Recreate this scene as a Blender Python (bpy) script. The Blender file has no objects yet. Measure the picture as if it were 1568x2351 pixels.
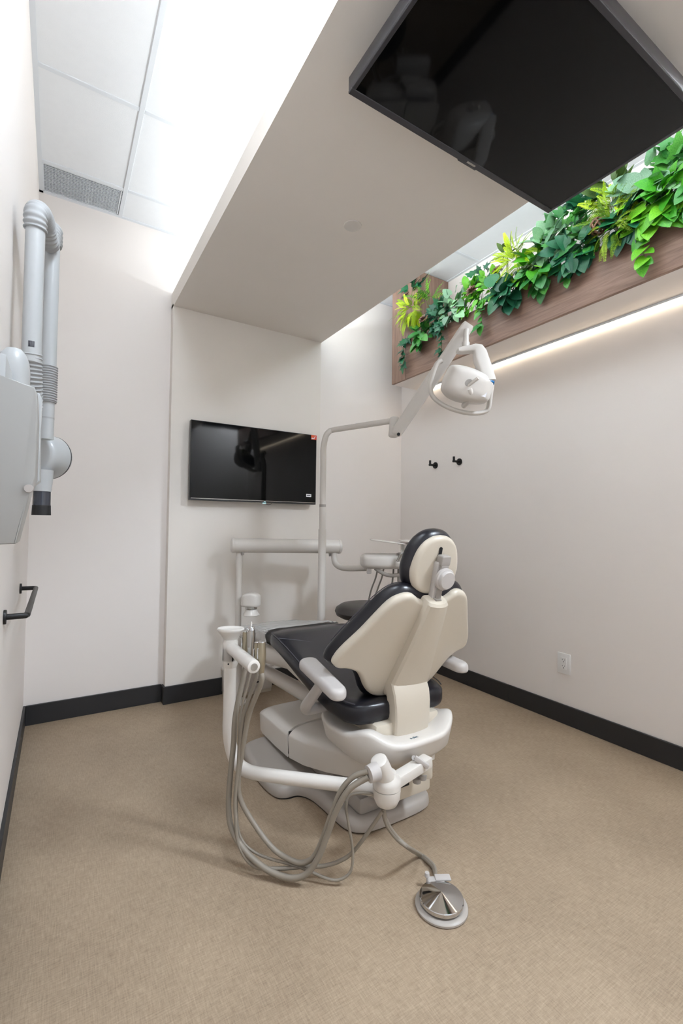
import bpy, bmesh, math, random
from mathutils import Vector, Matrix
R_ = math.radians
V3 = Vector
S = bpy.context.scene
COL = S.collection
# ------------------------------------------------------------------ camera
H = 1.157
FPX, CX, CY = 1053.05, 784.0, 1175.5
YAW, PIT, ROL = R_(31.744), R_(1.653), R_(.676)
CF = V3((math.sin(YAW)*math.cos(PIT), math.cos(YAW)*math.cos(PIT), math.sin(PIT)))
_r = V3((math.cos(YAW), -math.sin(YAW), 0)); _u = _r.cross(CF)
CR = _r*math.cos(ROL)+_u*math.sin(ROL); CU = -_r*math.sin(ROL)+_u*math.cos(ROL)
CAM = V3((0, 0, H))
cd = bpy.data.cameras.new('camera'); cam = bpy.data.objects.new('camera', cd); COL.objects.link(cam)
cd.sensor_fit = 'HORIZONTAL'; cd.sensor_width = 24; cd.lens = 24*FPX/1568; cd.clip_start = .02
cam.matrix_world = Matrix(((CR.x, CU.x, -CF.x, 0), (CR.y, CU.y, -CF.y, 0), (CR.z, CU.z, -CF.z, H), (0, 0, 0, 1)))
S.camera = cam
# ------------------------------------------------------------------ world, exposure
WORLD = .85
W = bpy.data.worlds.new('world'); S.world = W; W.use_nodes = True
W.node_tree.nodes['Background'].inputs[0].default_value = (.88, .94, 1, 1)
W.node_tree.nodes['Background'].inputs[1].default_value = WORLD
S.view_settings.view_transform = 'Standard'; S.view_settings.look = 'None'
S.view_settings.exposure = 0.52; S.view_settings.gamma = 1.0; S.view_settings.use_curve_mapping = False
S.cycles.caustics_reflective = False; S.cycles.caustics_refractive = False; S.cycles.max_bounces = 8; S.cycles.use_light_tree = False
COVE_L, COVE_R, COVE_COL = 11.0, 26.0, (.85, .935, 1.0)
LED_STRENGTH = 9.0
FILL_L, FILL_R = 44.0, 110.0  # strength of the added fill panels
# ------------------------------------------------------------------ points and helpers
def ray(px, py): return CF+CR*((px-CX)/FPX)-CU*((py-CY)/FPX)
def at(px, py, w): return CAM+ray(px, py)*w            # a point seen at (px,py) at distance w along the view axis
def atz(px, py, z): d = ray(px, py); return CAM+d*((z-H)/d.z)
def atx(px, py, x): d = ray(px, py); return CAM+d*(x/d.x)
def aty(px, py, y): d = ray(px, py); return CAM+d*(y/d.y)

def lin(c): return tuple(((v/255)/12.92 if v/255 <= .04045 else ((v/255+.055)/1.055)**2.4) for v in c)
def nodes(m): return m.node_tree.nodes, m.node_tree.links
def mat(name, rgb, rough=.5, metal=0, bump=0, bscale=200, var=0, vscale=6, spec=.5, emis=None, estr=0, trans=0, coat=0, alpha=1):
    m = bpy.data.materials.new(name); m.use_nodes = True
    N, L = nodes(m); b = N['Principled BSDF']
    c = lin(rgb) + (1,)
    b.inputs['Base Color'].default_value = c
    b.inputs['Roughness'].default_value = rough; b.inputs['Metallic'].default_value = metal
    b.inputs['Specular IOR Level'].default_value = spec
    b.inputs['Transmission Weight'].default_value = trans; b.inputs['Coat Weight'].default_value = coat
    b.inputs['Alpha'].default_value = alpha
    if emis: b.inputs['Emission Color'].default_value = lin(emis)+(1,); b.inputs['Emission Strength'].default_value = estr
    tc = N.new('ShaderNodeTexCoord')
    nz = N.new('ShaderNodeTexNoise'); nz.inputs['Scale'].default_value = vscale; nz.inputs['Detail'].default_value = 1
    L.new(tc.outputs['Object'], nz.inputs['Vector'])
    mx = N.new('ShaderNodeMix'); mx.data_type = 'RGBA'
    k = var if var else .02
    mx.inputs['A'].default_value = tuple(v*(1-k) for v in c[:3])+(1,); mx.inputs['B'].default_value = tuple(min(1, v*(1+k)) for v in c[:3])+(1,)
    L.new(nz.outputs['Fac'], mx.inputs['Factor']); L.new(mx.outputs['Result'], b.inputs['Base Color'])
    if bump:
        n2 = N.new('ShaderNodeTexNoise'); n2.inputs['Scale'].default_value = bscale; n2.inputs['Detail'].default_value = 1
        L.new(tc.outputs['Object'], n2.inputs['Vector'])
        bp = N.new('ShaderNodeBump'); bp.inputs['Strength'].default_value = bump; bp.inputs['Distance'].default_value = .002
        L.new(n2.outputs['Fac'], bp.inputs['Height']); L.new(bp.outputs['Normal'], b.inputs['Normal'])
    return m
def wood(name, vertical):
    m = bpy.data.materials.new(name); m.use_nodes = True; N, L = nodes(m); b = N['Principled BSDF']
    tc = N.new('ShaderNodeTexCoord'); mp = N.new('ShaderNodeMapping')
    mp.inputs['Scale'].default_value = (22, 22, 1.4) if vertical else (22, 1.6, 22)
    L.new(tc.outputs['Object'], mp.inputs['Vector'])
    n1 = N.new('ShaderNodeTexNoise'); n1.inputs['Scale'].default_value = 1.6; n1.inputs['Detail'].default_value = 7; n1.inputs['Distortion'].default_value = 1.2
    n2 = N.new('ShaderNodeTexNoise'); n2.inputs['Scale'].default_value = 9; n2.inputs['Detail'].default_value = 5
    L.new(mp.outputs['Vector'], n1.inputs['Vector']); L.new(mp.outputs['Vector'], n2.inputs['Vector'])
    cr = N.new('ShaderNodeValToRGB'); e = cr.color_ramp.elements
    e[0].position = .3; e[0].color = lin((112, 86, 73))+(1,); e[1].position = .72; e[1].color = lin((164, 134, 117))+(1,)
    x = cr.color_ramp.elements.new(.5); x.color = lin((140, 111, 96))+(1,)
    ad = N.new('ShaderNodeMath'); ad.operation = 'MULTIPLY_ADD'; ad.inputs[1].default_value = .3; L.new(n2.outputs['Fac'], ad.inputs[0])
    sc = N.new('ShaderNodeMath'); sc.operation = 'MULTIPLY'; sc.inputs[1].default_value = .72; L.new(n1.outputs['Fac'], sc.inputs[0]); L.new(sc.outputs[0], ad.inputs[2])
    L.new(ad.outputs[0], cr.inputs[0]); L.new(cr.outputs[0], b.inputs['Base Color'])
    b.inputs['Roughness'].default_value = .42
    return m
def floor_mat():
    m = bpy.data.materials.new('linen_vinyl'); m.use_nodes = True; N, L = nodes(m); b = N['Principled BSDF']
    tc = N.new('ShaderNodeTexCoord')
    def nz(scale, mul, det=4):
        mp = N.new('ShaderNodeMapping'); mp.inputs['Scale'].default_value = mul; mp.inputs['Rotation'].default_value = (0, 0, R_(9)); L.new(tc.outputs['Object'], mp.inputs['Vector'])
        n = N.new('ShaderNodeTexNoise'); n.inputs['Scale'].default_value = scale; n.inputs['Detail'].default_value = det; L.new(mp.outputs['Vector'], n.inputs['Vector']); return n
    a, c, d, g = nz(34, (9, .8, 1), 2), nz(34, (.8, 9, 1), 2), nz(2.2, (1, 1, 1), 5), nz(300, (1, 1, 1), 1)
    def mth(op, x, y):
        q = N.new('ShaderNodeMath'); q.operation = op
        for i, v in enumerate((x, y)):
            if isinstance(v, float): q.inputs[i].default_value = v
            else: L.new(v, q.inputs[i])
        return q.outputs[0]
    s = mth('ADD', mth('MULTIPLY', a.outputs[0], .3), mth('MULTIPLY', c.outputs[0], .3))
    s = mth('ADD', s, mth('MULTIPLY', d.outputs[0], .28)); s = mth('ADD', s, mth('MULTIPLY', g.outputs[0], .12))
    cr = N.new('ShaderNodeValToRGB'); e = cr.color_ramp.elements
    e[0].position = .36; e[0].color = lin((136, 117, 97))+(1,); e[1].position = .64; e[1].color = lin((178, 158, 134))+(1,)
    L.new(s, cr.inputs[0]); L.new(cr.outputs[0], b.inputs['Base Color'])
    b.inputs['Roughness'].default_value = .5
    bp = N.new('ShaderNodeBump'); bp.inputs['Strength'].default_value = .12; bp.inputs['Distance'].default_value = .001
    L.new(s, bp.inputs['Height']); L.new(bp.outputs['Normal'], b.inputs['Normal'])
    return m

M = dict(
    wall=mat('wall_paint', (241, 234, 229), .6, var=.012, vscale=1.5),
    soffit=mat('soffit_paint', (235, 228, 220), .6, var=.012),
    tile=mat('ceiling_tile_white', (238, 240, 242), .75, bump=.25, bscale=420, var=.015, vscale=30),
    tee=mat('grid_enamel_white', (226, 230, 234), .4),
    floor=floor_mat(), base=mat('rubber_base_black', (38, 38, 40), .45, var=.06),
    white=mat('white_plastic', (217, 211, 204), .32, var=.01, coat=.15), cream=mat('cream_shell', (205, 195, 179), .38, var=.01),
    lgrey=mat('light_grey_plastic', (190, 184, 180), .4), base_grey=mat('grey_base_casting', (172, 164, 156), .38, var=.02),
    mgrey=mat('mid_grey_plastic', (160, 154, 148), .42), hose=mat('hose_grey', (140, 131, 119), .5, var=.03), rubber=mat('black_rubber', (24, 24, 26), .6),
    leather=mat('black_upholstery', (25, 25, 32), .3, bump=.12, bscale=320, var=.05), stitch=mat('upholstery_seam', (74, 72, 80), .45),
    stool=mat('brown_black_upholstery', (58, 53, 50), .42, bump=.1, bscale=300),
    champ=mat('champagne_metal', (158, 148, 128), .32, .75), chrome=mat('polished_steel', (205, 205, 206), .07, 1), steel=mat('brushed_steel', (176, 174, 170), .24, 1), slot=mat('dark_recess', (18, 18, 19), .7),
    screen=mat('glass_screen_black', (6, 7, 8), .05, spec=.22), bezel=mat('tv_bezel_charcoal', (52, 51, 56), .35), bezel2=mat('tv_bezel_black', (22, 22, 24), .3),
    xray=mat('xray_white_enamel', (192, 195, 197), .3, coat=.2), xpan_shade=mat('xray_housing_shaded', (168, 168, 166), .35),  # housing front: shade painted in as grey over white enamel
    xgrey=mat('xray_bellows_grey', (176, 178, 180), .5), lead=mat('smoked_cone', (52, 56, 66), .12, coat=.5),
    black=mat('matt_black_metal', (30, 29, 30), .42, .3), orange=mat('sticker_orange', (222, 84, 34), .4), red=mat('sticker_red', (205, 52, 40), .4), paper=mat('sticker_white', (232, 231, 236), .5), ink=mat('printed_ink', (64, 64, 72), .6),
    blue=mat('blue_cap', (28, 122, 190), .35), blueink=mat('logo_blue_ink', (58, 92, 110), .5), outlet=mat('outlet_white', (238, 236, 234), .3),
    wood_h=wood('walnut_laminate_long_grain', False), wood_v=wood('walnut_laminate_upright_grain', True),
    wrap=mat('clear_plastic_wrap', (222, 220, 217), .2, alpha=.72), soil=mat('dark_moss', (36, 48, 24), .9, bump=.5, bscale=60, var=.3),
    led=mat('led_diffuser', (255, 244, 226), .5, emis=(255, 240, 214), estr=LED_STRENGTH), covel=mat('cove_diffuser', (240, 244, 250), .5, emis=(236, 246, 255), estr=4),
    fill_l=mat('fill_diffuser_west', (240, 244, 250), .5, emis=(229, 242, 255), estr=FILL_L), fill_r=mat('fill_diffuser_east', (240, 244, 250), .5, emis=(229, 242, 255), estr=FILL_R),
    plenum=mat('plenum_dark_grey', (70, 74, 92), .8),
    tvled=mat('standby_light', (180, 225, 235), .4, emis=(180, 228, 240), estr=.9), green=mat('corridor_dark_green', (30, 52, 44), .6), corr=mat('corridor_paint', (196, 190, 182), .6),
)
def leafmat(n, rgb, rgb2, sc=60, rough=.38):
    m = bpy.data.materials.new(n); m.use_nodes = True; N, L = nodes(m); b = N['Principled BSDF']
    tc = N.new('ShaderNodeTexCoord'); z = N.new('ShaderNodeTexNoise'); z.inputs['Scale'].default_value = sc; z.inputs['Detail'].default_value = 3
    L.new(tc.outputs['Object'], z.inputs['Vector'])
    cr = N.new('ShaderNodeValToRGB'); e = cr.color_ramp.elements; e[0].position = .4; e[1].position = .62
    e[0].color = lin(rgb)+(1,); e[1].color = lin(rgb2)+(1,); L.new(z.outputs['Fac'], cr.inputs[0])
    oi = N.new('ShaderNodeObjectInfo'); hs = N.new('ShaderNodeHueSaturation'); mr = N.new('ShaderNodeMapRange'); m2 = N.new('ShaderNodeMapRange')
    mr.inputs['To Min'].default_value = .62; mr.inputs['To Max'].default_value = 1.3; L.new(oi.outputs['Random'], mr.inputs['Value']); L.new(mr.outputs['Result'], hs.inputs['Value'])
    m2.inputs['From Min'].default_value = 0; m2.inputs['To Min'].default_value = .515; m2.inputs['To Max'].default_value = .475; L.new(oi.outputs['Random'], m2.inputs['Value']); L.new(m2.outputs['Result'], hs.inputs['Hue'])
    L.new(cr.outputs[0], hs.inputs['Color']); L.new(hs.outputs['Color'], b.inputs['Base Color'])
    b.inputs['Roughness'].default_value = rough
    return m
LEAF = dict(bright=leafmat('leaf_bright_green', (70, 165, 40), (112, 196, 44), 30), mid=leafmat('leaf_mid_green', (44, 130, 52), (72, 152, 66), 30),
            dark=leafmat('leaf_deep_green', (26, 92, 66), (42, 112, 76), 30), lime=leafmat('fern_lime', (150, 196, 8), (196, 226, 22), 40, .5),
            varie=leafmat('leaf_variegated', (60, 140, 84), (186, 222, 190), 90), olive=leafmat('leaf_olive', (58, 92, 40), (84, 112, 50), 30),
            moss=leafmat('fern_moss', (92, 140, 20), (140, 176, 30), 60, .5), rose=leafmat('rosette_bronze', (112, 84, 66), (150, 116, 96), 70), stem=leafmat('stem_green', (96, 120, 40), (120, 136, 60), 30), twig=leafmat('twig_brown', (110, 80, 58), (148, 112, 84), 50))

def root_loc(p):
    while p.parent: p = p.parent
    return p.location
def mk(name, vf, m, parent=None, loc=None, ang=38, smooth=True):
    v, f = vf
    o0 = root_loc(parent) if parent else (V3(loc) if loc is not None else V3((0, 0, 0)))
    me = bpy.data.meshes.new(name); me.from_pydata([tuple(V3(p)-o0) for p in v], [], f); me.update()
    bm = bmesh.new(); bm.from_mesh(me); bmesh.ops.recalc_face_normals(bm, faces=bm.faces); bm.to_mesh(me); bm.free()
    if smooth:
        for p in me.polygons: p.use_smooth = True
        me.set_sharp_from_angle(angle=R_(ang))
    me.materials.append(m)
    o = bpy.data.objects.new(name, me); COL.objects.link(o)
    if parent: o.parent = parent
    else: o.location = o0
    return o
def thing(name, label, cat, loc=(0, 0, 0), group=None):
    o = bpy.data.objects.new(name, None); COL.objects.link(o); o.location = loc; o.empty_display_size = .05
    return tag(o, label, cat, group)
def tag(o, label, cat=None, group=None, kind=None):
    o['label'] = label
    if cat: o['category'] = cat
    if group: o['group'] = group
    if kind: o['kind'] = kind
    return o
def struct(o, label=None):
    o['kind'] = 'structure'
    if label: o['label'] = label
    return o
# ---- shapes: every function gives (vertices, faces) in room coordinates
def join(*a):
    v, f = [], []
    for vv, ff in a:
        n = len(v); v += list(vv); f += [tuple(i+n for i in q) for q in ff]
    return v, f
def frombm(bm):
    bm.verts.ensure_lookup_table(); v = [w.co.copy() for w in bm.verts]; f = [tuple(w.index for w in q.verts) for q in bm.faces]; bm.free(); return v, f
def box(lo, hi, bev=0, seg=2, rot=None, c=None):
    bm = bmesh.new(); bmesh.ops.create_cube(bm, size=1)
    lo, hi = V3(lo), V3(hi); s = hi-lo; m = (lo+hi)/2
    for w in bm.verts: w.co = V3((w.co.x*s.x, w.co.y*s.y, w.co.z*s.z))
    if bev: bmesh.ops.bevel(bm, geom=list(bm.edges), offset=bev, segments=seg, profile=.5, affect='EDGES')
    for w in bm.verts: w.co = (rot @ w.co if rot else w.co)+m
    bm.verts.index_update(); return frombm(bm)
def obox(c, ax, ay, az, s, bev=0, seg=2):
    rot = Matrix((ax, ay, az)).transposed(); s = V3(s)/2; c = V3(c)
    return box(c-s, c+s, bev, seg, rot)
def frames(path):
    T = []
    for i in range(len(path)):
        a, b = path[max(i-1, 0)], path[min(i+1, len(path)-1)]; T.append((b-a).normalized())
    n = T[0].orthogonal().normalized(); out = []
    for t in T:
        n = (n-t*n.dot(t)); n = n.normalized() if n.length > 1e-6 else t.orthogonal().normalized(); out.append((t, n, t.cross(n)))
    return out
def spline(pts, k=8, closed=False):
    p = [V3(q) for q in pts]; n = len(p); out = []
    for i in range(n if closed else n-1):
        g = (lambda j: p[j % n]) if closed else (lambda j: p[min(max(j, 0), n-1)])
        a, b, c, d = g(i-1), g(i), g(i+1), g(i+2)
        for j in range(k):
            t = j/k; out.append(.5*((2*b)+(c-a)*t+(2*a-5*b+4*c-d)*t*t+(3*b-a-3*c+d)*t**3))
    if not closed: out.append(p[-1])
    return out
def loft(rings, cap=True, close=False):
    n = len(rings[0]); v = [q for r in rings for q in r]; f = []
    R = len(rings)
    for i in range(R if close else R-1):
        for j in range(n):
            a, b = i*n, ((i+1) % R)*n; f.append((a+j, a+(j+1) % n, b+(j+1) % n, b+j))
    if cap and not close: f.append(tuple(range(n-1, -1, -1))); f.append(tuple((R-1)*n+j for j in range(n)))
    return v, f
def tube(path, r, n=14, cap=True, rnd=False):
    path = [V3(p) for p in path]; fr = frames(path); m = len(path)
    rr = r if isinstance(r, (list, tuple)) else [r]*m
    if len(rr) != m: rr = [rr[min(int(i*(len(rr)-1)/(m-1)), len(rr)-2)]+(rr[min(int(i*(len(rr)-1)/(m-1)), len(rr)-2)+1]-rr[min(int(i*(len(rr)-1)/(m-1)), len(rr)-2)])*(i*(len(rr)-1)/(m-1)-min(int(i*(len(rr)-1)/(m-1)), len(rr)-2)) for i in range(m)]
    rings = []
    def ring(c, t, a, b, q): return [c+(a*math.cos(2*math.pi*j/n)+b*math.sin(2*math.pi*j/n))*q for j in range(n)]
    if rnd:
        t, a, b = fr[0]
        for th in (80, 55, 30): rings.append(ring(path[0]-t*rr[0]*math.sin(R_(th))*rnd, t, a, b, rr[0]*math.cos(R_(th))))
    for i in range(m): rings.append(ring(path[i], *fr[i], rr[i]))
    if rnd:
        t, a, b = fr[-1]
        for th in (30, 55, 80): rings.append(ring(path[-1]+t*rr[-1]*math.sin(R_(th))*rnd, t, a, b, rr[-1]*math.cos(R_(th))))
    return loft(rings, cap)
def lathe(prof, o, axis=(0, 0, 1), n=32, sx=1, sy=1, xa=None):
    o = V3(o); z = V3(axis).normalized(); x = V3(xa) if xa is not None else z.orthogonal(); x = (x-z*x.dot(z)).normalized(); y = z.cross(x)
    return loft([[o+z*h+(x*math.cos(2*math.pi*j/n)*sx+y*math.sin(2*math.pi*j/n)*sy)*max(r, 1e-4) for j in range(n)] for r, h in prof])
def outline_slab(pts, z0, z1, fn, r=0, seg=4, r0=None):
    """2-D outline -> solid between heights z0,z1 with rounded rims; fn(x,y,z) places it"""
    n = len(pts); P = [V3((p[0], p[1], 0)) for p in pts]
    area = sum(P[i].x*P[(i+1) % n].y-P[(i+1) % n].x*P[i].y for i in range(n))
    sg = 1 if area > 0 else -1
    nor = []
    for i in range(n):
        d = (P[(i+1) % n]-P[i-1]); d = d.normalized() if d.length > 1e-9 else V3((1, 0, 0)); nor.append(V3((-d.y, d.x, 0))*sg)
    r0 = r if r0 is None else r0; rings = []
    for k in range(seg+1):
        th = math.pi/2*k/seg
        if r0 or k == seg: rings.append([fn(*(P[i]+nor[i]*r0*(1-math.sin(th))).xy, z0+r0*(1-math.cos(th))) for i in range(n)])
    for k in range(seg+1):
        th = math.pi/2*k/seg
        if r or k == 0: rings.append([fn(*(P[i]+nor[i]*r*(1-math.cos(th))).xy, z1-r*(1-math.sin(th))) for i in range(n)])
    return loft(rings)
def rrect(w, h, r, n=6, cx=0, cy=0):
    o = []
    for sx, sy, a0 in ((1, 1, 0), (-1, 1, 90), (-1, -1, 180), (1, -1, 270)):
        for k in range(n+1):
            a = R_(a0+90*k/n); o.append((cx+sx*(w/2-r)+r*math.cos(a), cy+sy*(h/2-r)+r*math.sin(a)))
    return o
def interp(tab, x):
    if x <= tab[0][0]: return tab[0][1]
    for (a, b), (c, d) in zip(tab, tab[1:]):
        if x <= c: return b+(d-b)*(x-a)/(c-a)
    return tab[-1][1]
def smooth_tab(tab):
    p = spline([(a, b, 0) for a, b in tab], 6); return [(q.x, q.y) for q in p]
def pillow(lowt, hight, umax, fn, front, back, rim, nu=44, nv=26, gro=0):
    """cushion-like solid over |u|<=umax between low(u) and high(u); rounded to nothing at its rim"""
    lo, hi = smooth_tab(lowt), smooth_tab(hight)
    us = [umax*math.sin(math.pi/2*(2*i/nu-1)) for i in range(nu+1)]
    pl = [(u, interp(lo, abs(u))) for u in us]+[(u, interp(hi, abs(u))) for u in reversed(us)]
    def dist(x, y):
        best = 9
        for (ax, ay), (bx, by) in zip(pl, pl[1:]+pl[:1]):
            dx, dy = bx-ax, by-ay; l = dx*dx+dy*dy
            t = 0 if l < 1e-12 else min(1, max(0, ((x-ax)*dx+(y-ay)*dy)/l))
            best = min(best, (x-ax-t*dx)**2+(y-ay-t*dy)**2)
        return math.sqrt(best)
    v, f = [], []; A, B = {}, {}
    for i, u in enumerate(us):
        a, b = interp(lo, abs(u)), interp(hi, abs(u))
        if b-a < .004: m_ = (a+b)/2; a, b = m_-.002, m_+.002
        for j in range(nv+1):
            t = (1-math.cos(math.pi*j/nv))/2; y = a+(b-a)*t
            edge = i in (0, nu) or j in (0, nv)
            d = 0 if edge else dist(u, y); q = min(d/rim, 1); pr = math.sqrt(max(0, 1-(1-q)**2))
            sc = 1
            if gro: u2, y2 = u, y
            A[i, j] = len(v); v.append(fn(u, y, front*pr))
            if edge: B[i, j] = A[i, j]
            else: B[i, j] = len(v); v.append(fn(u, y, -back*pr))
    for i in range(nu):
        for j in range(nv):
            f.append((A[i, j], A[i+1, j], A[i+1, j+1], A[i, j+1]))
            g = (B[i, j], B[i, j+1], B[i+1, j+1], B[i+1, j])
            if len(set(g)) == 4 and set(g) != {A[i, j], A[i+1, j], A[i+1, j+1], A[i, j+1]}: f.append(g)
    return v, f
def text(name, s, size, m, parent, org, ax, ay, ext=.0004):
    c = bpy.data.curves.new(name, 'FONT'); c.body = s; c.size = size; c.extrude = ext; c.align_x = 'CENTER'; c.align_y = 'CENTER'; c.materials.append(m)
    o = bpy.data.objects.new(name, c); COL.objects.link(o); ax = V3(ax).normalized(); ay = V3(ay); ay = (ay-ax*ay.dot(ax)).normalized(); az = ax.cross(ay)
    mw = Matrix.Translation(V3(org)-root_loc(parent)) @ Matrix((ax, ay, az)).transposed().to_4x4()
    bpy.context.view_layer.update(); me = bpy.data.meshes.new_from_object(o); me.name = name
    if not me.materials: me.materials.append(m)
    bpy.data.objects.remove(o); o = bpy.data.objects.new(name, me); COL.objects.link(o)
    o.parent = parent; o.matrix_local = mw
    return o
X, Y, Z = V3((1, 0, 0)), V3((0, 1, 0)), V3((0, 0, 1))

# ================================================================== the room
XL, XR, YB, ZC, YREAR = -.139, 2.5813, 3.1776, 3.0886, -.95
XS1, XS2, ZS, YC = .6114, 1.718, 2.5813, 3.1095
T = .12
struct(mk('floor', box((XL-T, YREAR-T, -.1), (XR+T, YB+T, 0)), M['floor'], smooth=False), 'beige linen-look vinyl floor')
struct(mk('wall_left', box((XL-T, YREAR-T, 0), (XL, YB+T, ZC+.3)), M['wall'], smooth=False), 'plain off-white wall behind the x-ray arm')
struct(mk('wall_right', box((XR, YREAR-T, 0), (XR+T, YB+T, ZC+.3)), M['wall'], smooth=False), 'long off-white wall under the planter')
struct(mk('wall_back', box((XL, YB, 0), (XR, YB+T, ZC+.3)), M['wall'], smooth=False), 'off-white end wall of the room')
# behind the viewpoint: unseen wall; wide opening added to let in world light
struct(mk('wall_rear', join(box((XL, YREAR-T, 0), (XL+.12, YREAR, ZC+.3)), box((1.25, YREAR-T, 0), (XR, YREAR, ZC+.3)), box((XL, YREAR-T, ZC-.45), (XR, YREAR, ZC+.3))), M['wall'], smooth=False), 'wall and doorway header behind the viewpoint')
ceil = struct(mk('ceiling', box((XL-T, YREAR-T, ZC+.05), (XR+T, YB+T, ZC+.12)), M['tee'], smooth=False), 'suspended ceiling of white tiles')
# column and soffit: one continuous painted band
struct(mk('trim_1', box((XS1, YC, 0), (XS2, YB, ZS+.02)), M['soffit'], smooth=False), 'shallow painted column behind the wall television')
sof = join(box((XS1, YREAR, ZS), (XS2, YB, ZS+.03)), box((XS1, YREAR, ZS+.03), (XS1+.035, YB, ZS+.104)), box((XS2-.035, YREAR, ZS+.03), (XS2, YB, ZS+.104)), box((1.0, YREAR, ZS+.03), (1.33, YB, ZC+.05)))
struct(mk('trim_2', sof, M['soffit'], smooth=False), 'dropped soffit running down the middle of the ceiling')
# cove lights lying in the soffit
for nm, xx, pw, lb in (('cove_light', .93, COVE_L, 'hidden strip light in the soffit trough by the x-ray side'), ('cove_light', 1.53, COVE_R, 'hidden strip light in the soffit trough by the planter side')):
    t = thing(nm, lb, 'strip light', (xx, 1.1, ZS+.03))
    mk('housing', box((xx-.03, YREAR+.1, ZS+.03), (xx+.03, YB-.06, ZS+.045)), M['tee'], t)
    mk('diffuser', box((xx-.022, YREAR+.12, ZS+.045), (xx+.022, YB-.08, ZS+.05)), M['covel'], t)
    ld = bpy.data.lights.new('cove_lamp', 'AREA'); ld.shape = 'RECTANGLE'; ld.size = .05; ld.size_y = YB-YREAR-.2; ld.energy = pw; ld.color = COVE_COL
    lo = bpy.data.objects.new('cove_lamp', ld); COL.objects.link(lo); lo.parent = t; lo.location = (0, (YB+YREAR)/2-1.1, .024); lo.rotation_euler = (math.pi, 0, 0)
# baseboards
BH, BT = .112, .012
def base(n, lo, hi, lb): return struct(mk(n, box(lo, hi, .002, 1), M['base'], smooth=False), lb)
base('baseboard_left', (XL, YREAR, 0), (XL+BT, YB, BH), 'black rubber base along the x-ray wall')
base('baseboard_back', (XL+BT, YB-BT, 0), (XS1-BT, YB, BH), 'black rubber base left of the column')
base('baseboard_column', (XS1-BT, YC-BT, 0), (XS2+BT, YC, BH), 'black rubber base across the column')
base('baseboard_return', (XS1-BT, YC, 0), (XS1, YB-BT, BH), 'short black base on the side of the column')
base('baseboard_end', (XS2+BT, YB-BT, 0), (XR-BT, YB, BH), 'black rubber base right of the column')
br = base('baseboard_right', (XR-BT, 2.0245, 0), (XR, YB, BH), 'black rubber base on the planter wall, far length')
base('baseboard_front', (XR-BT, YREAR, 0), (XR, 2.0225, BH), 'black rubber base on the planter wall, near length')
# ceiling grid and tiles
GX = [XL, .2887, .8987, 1.5087, 2.1187, XR]
GY = [YB]+[2.8957-.6085*k for k in range(0, 7)]
tile_cache = {}
for i in range(len(GX)-1):
    for j in range(len(GY)-1):
        x0, x1, y1, y0 = GX[i], GX[i+1], GY[j], max(GY[j+1], YREAR)
        if i == 0 and j == 0: continue
        key = (round(x1-x0, 3), round(y1-y0, 3))
        if key not in tile_cache:
            o = mk('ceiling_tile', box((x0+.006, y0+.006, ZC+.004), (x1-.006, y1-.006, ZC+.02), .002, 1), M['tile'], ceil, smooth=False)
            tile_cache[key] = (o, x0, y0)
        else:
            s, sx, sy = tile_cache[key]; o = s.copy(); COL.objects.link(o); o.parent = ceil; o.location = (x0-sx, y0-sy, 0)
for x in GX[1:-1]: mk('ceiling_tee', box((x-.012, YREAR, ZC-.001), (x+.012, YB, ZC+.012), .0015, 1), M['tee'], ceil, smooth=False)
for y in GY[1:]:
    for a, b in zip(GX, GX[1:]): mk('ceiling_cross_tee', box((a+.012, y-.012, ZC), (b-.012, y+.012, ZC+.010), .0015, 1), M['tee'], ceil, smooth=False)
for lo, hi in (((XL, YREAR, ZC-.001), (XL+.02, YB, ZC+.008)), ((XL, YB-.02, ZC-.001), (XR, YB, ZC+.008)), ((XR-.02, YREAR, ZC-.001), (XR, YB, ZC+.008))): mk('ceiling_angle', box(lo, hi), M['tee'], ceil, smooth=False)
# added fill light: unseen panels set into the grid over and behind the viewpoint
for x0, x1, k, lb in ((.3007, .5987, 3, 'added fill light panel over the viewpoint on the x-ray side'), (2.1307, 2.5593, 5, 'added fill light panel over the near end of the planter wall')):
    y1, y0 = GY[k+1]-.013, GY[k+2]+.013
    t = thing('added_fill_panel', lb, 'fill light', ((x0+x1)/2, (y0+y1)/2, ZC), 'added fill light panels')
    mk('frame', join(box((x0, y0, ZC-.006), (x0+.02, y1, ZC+.004)), box((x1-.02, y0, ZC-.006), (x1, y1, ZC+.004)), box((x0, y0, ZC-.006), (x1, y0+.02, ZC+.004)), box((x0, y1-.02, ZC-.006), (x1, y1, ZC+.004))), M['tee'], t, smooth=False)
    mk('diffuser', box((x0+.02, y0+.02, ZC-.004), (x1-.02, y1-.02, ZC+.002)), M['fill_l' if x0 < 1 else 'fill_r'], t, smooth=False)
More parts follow.
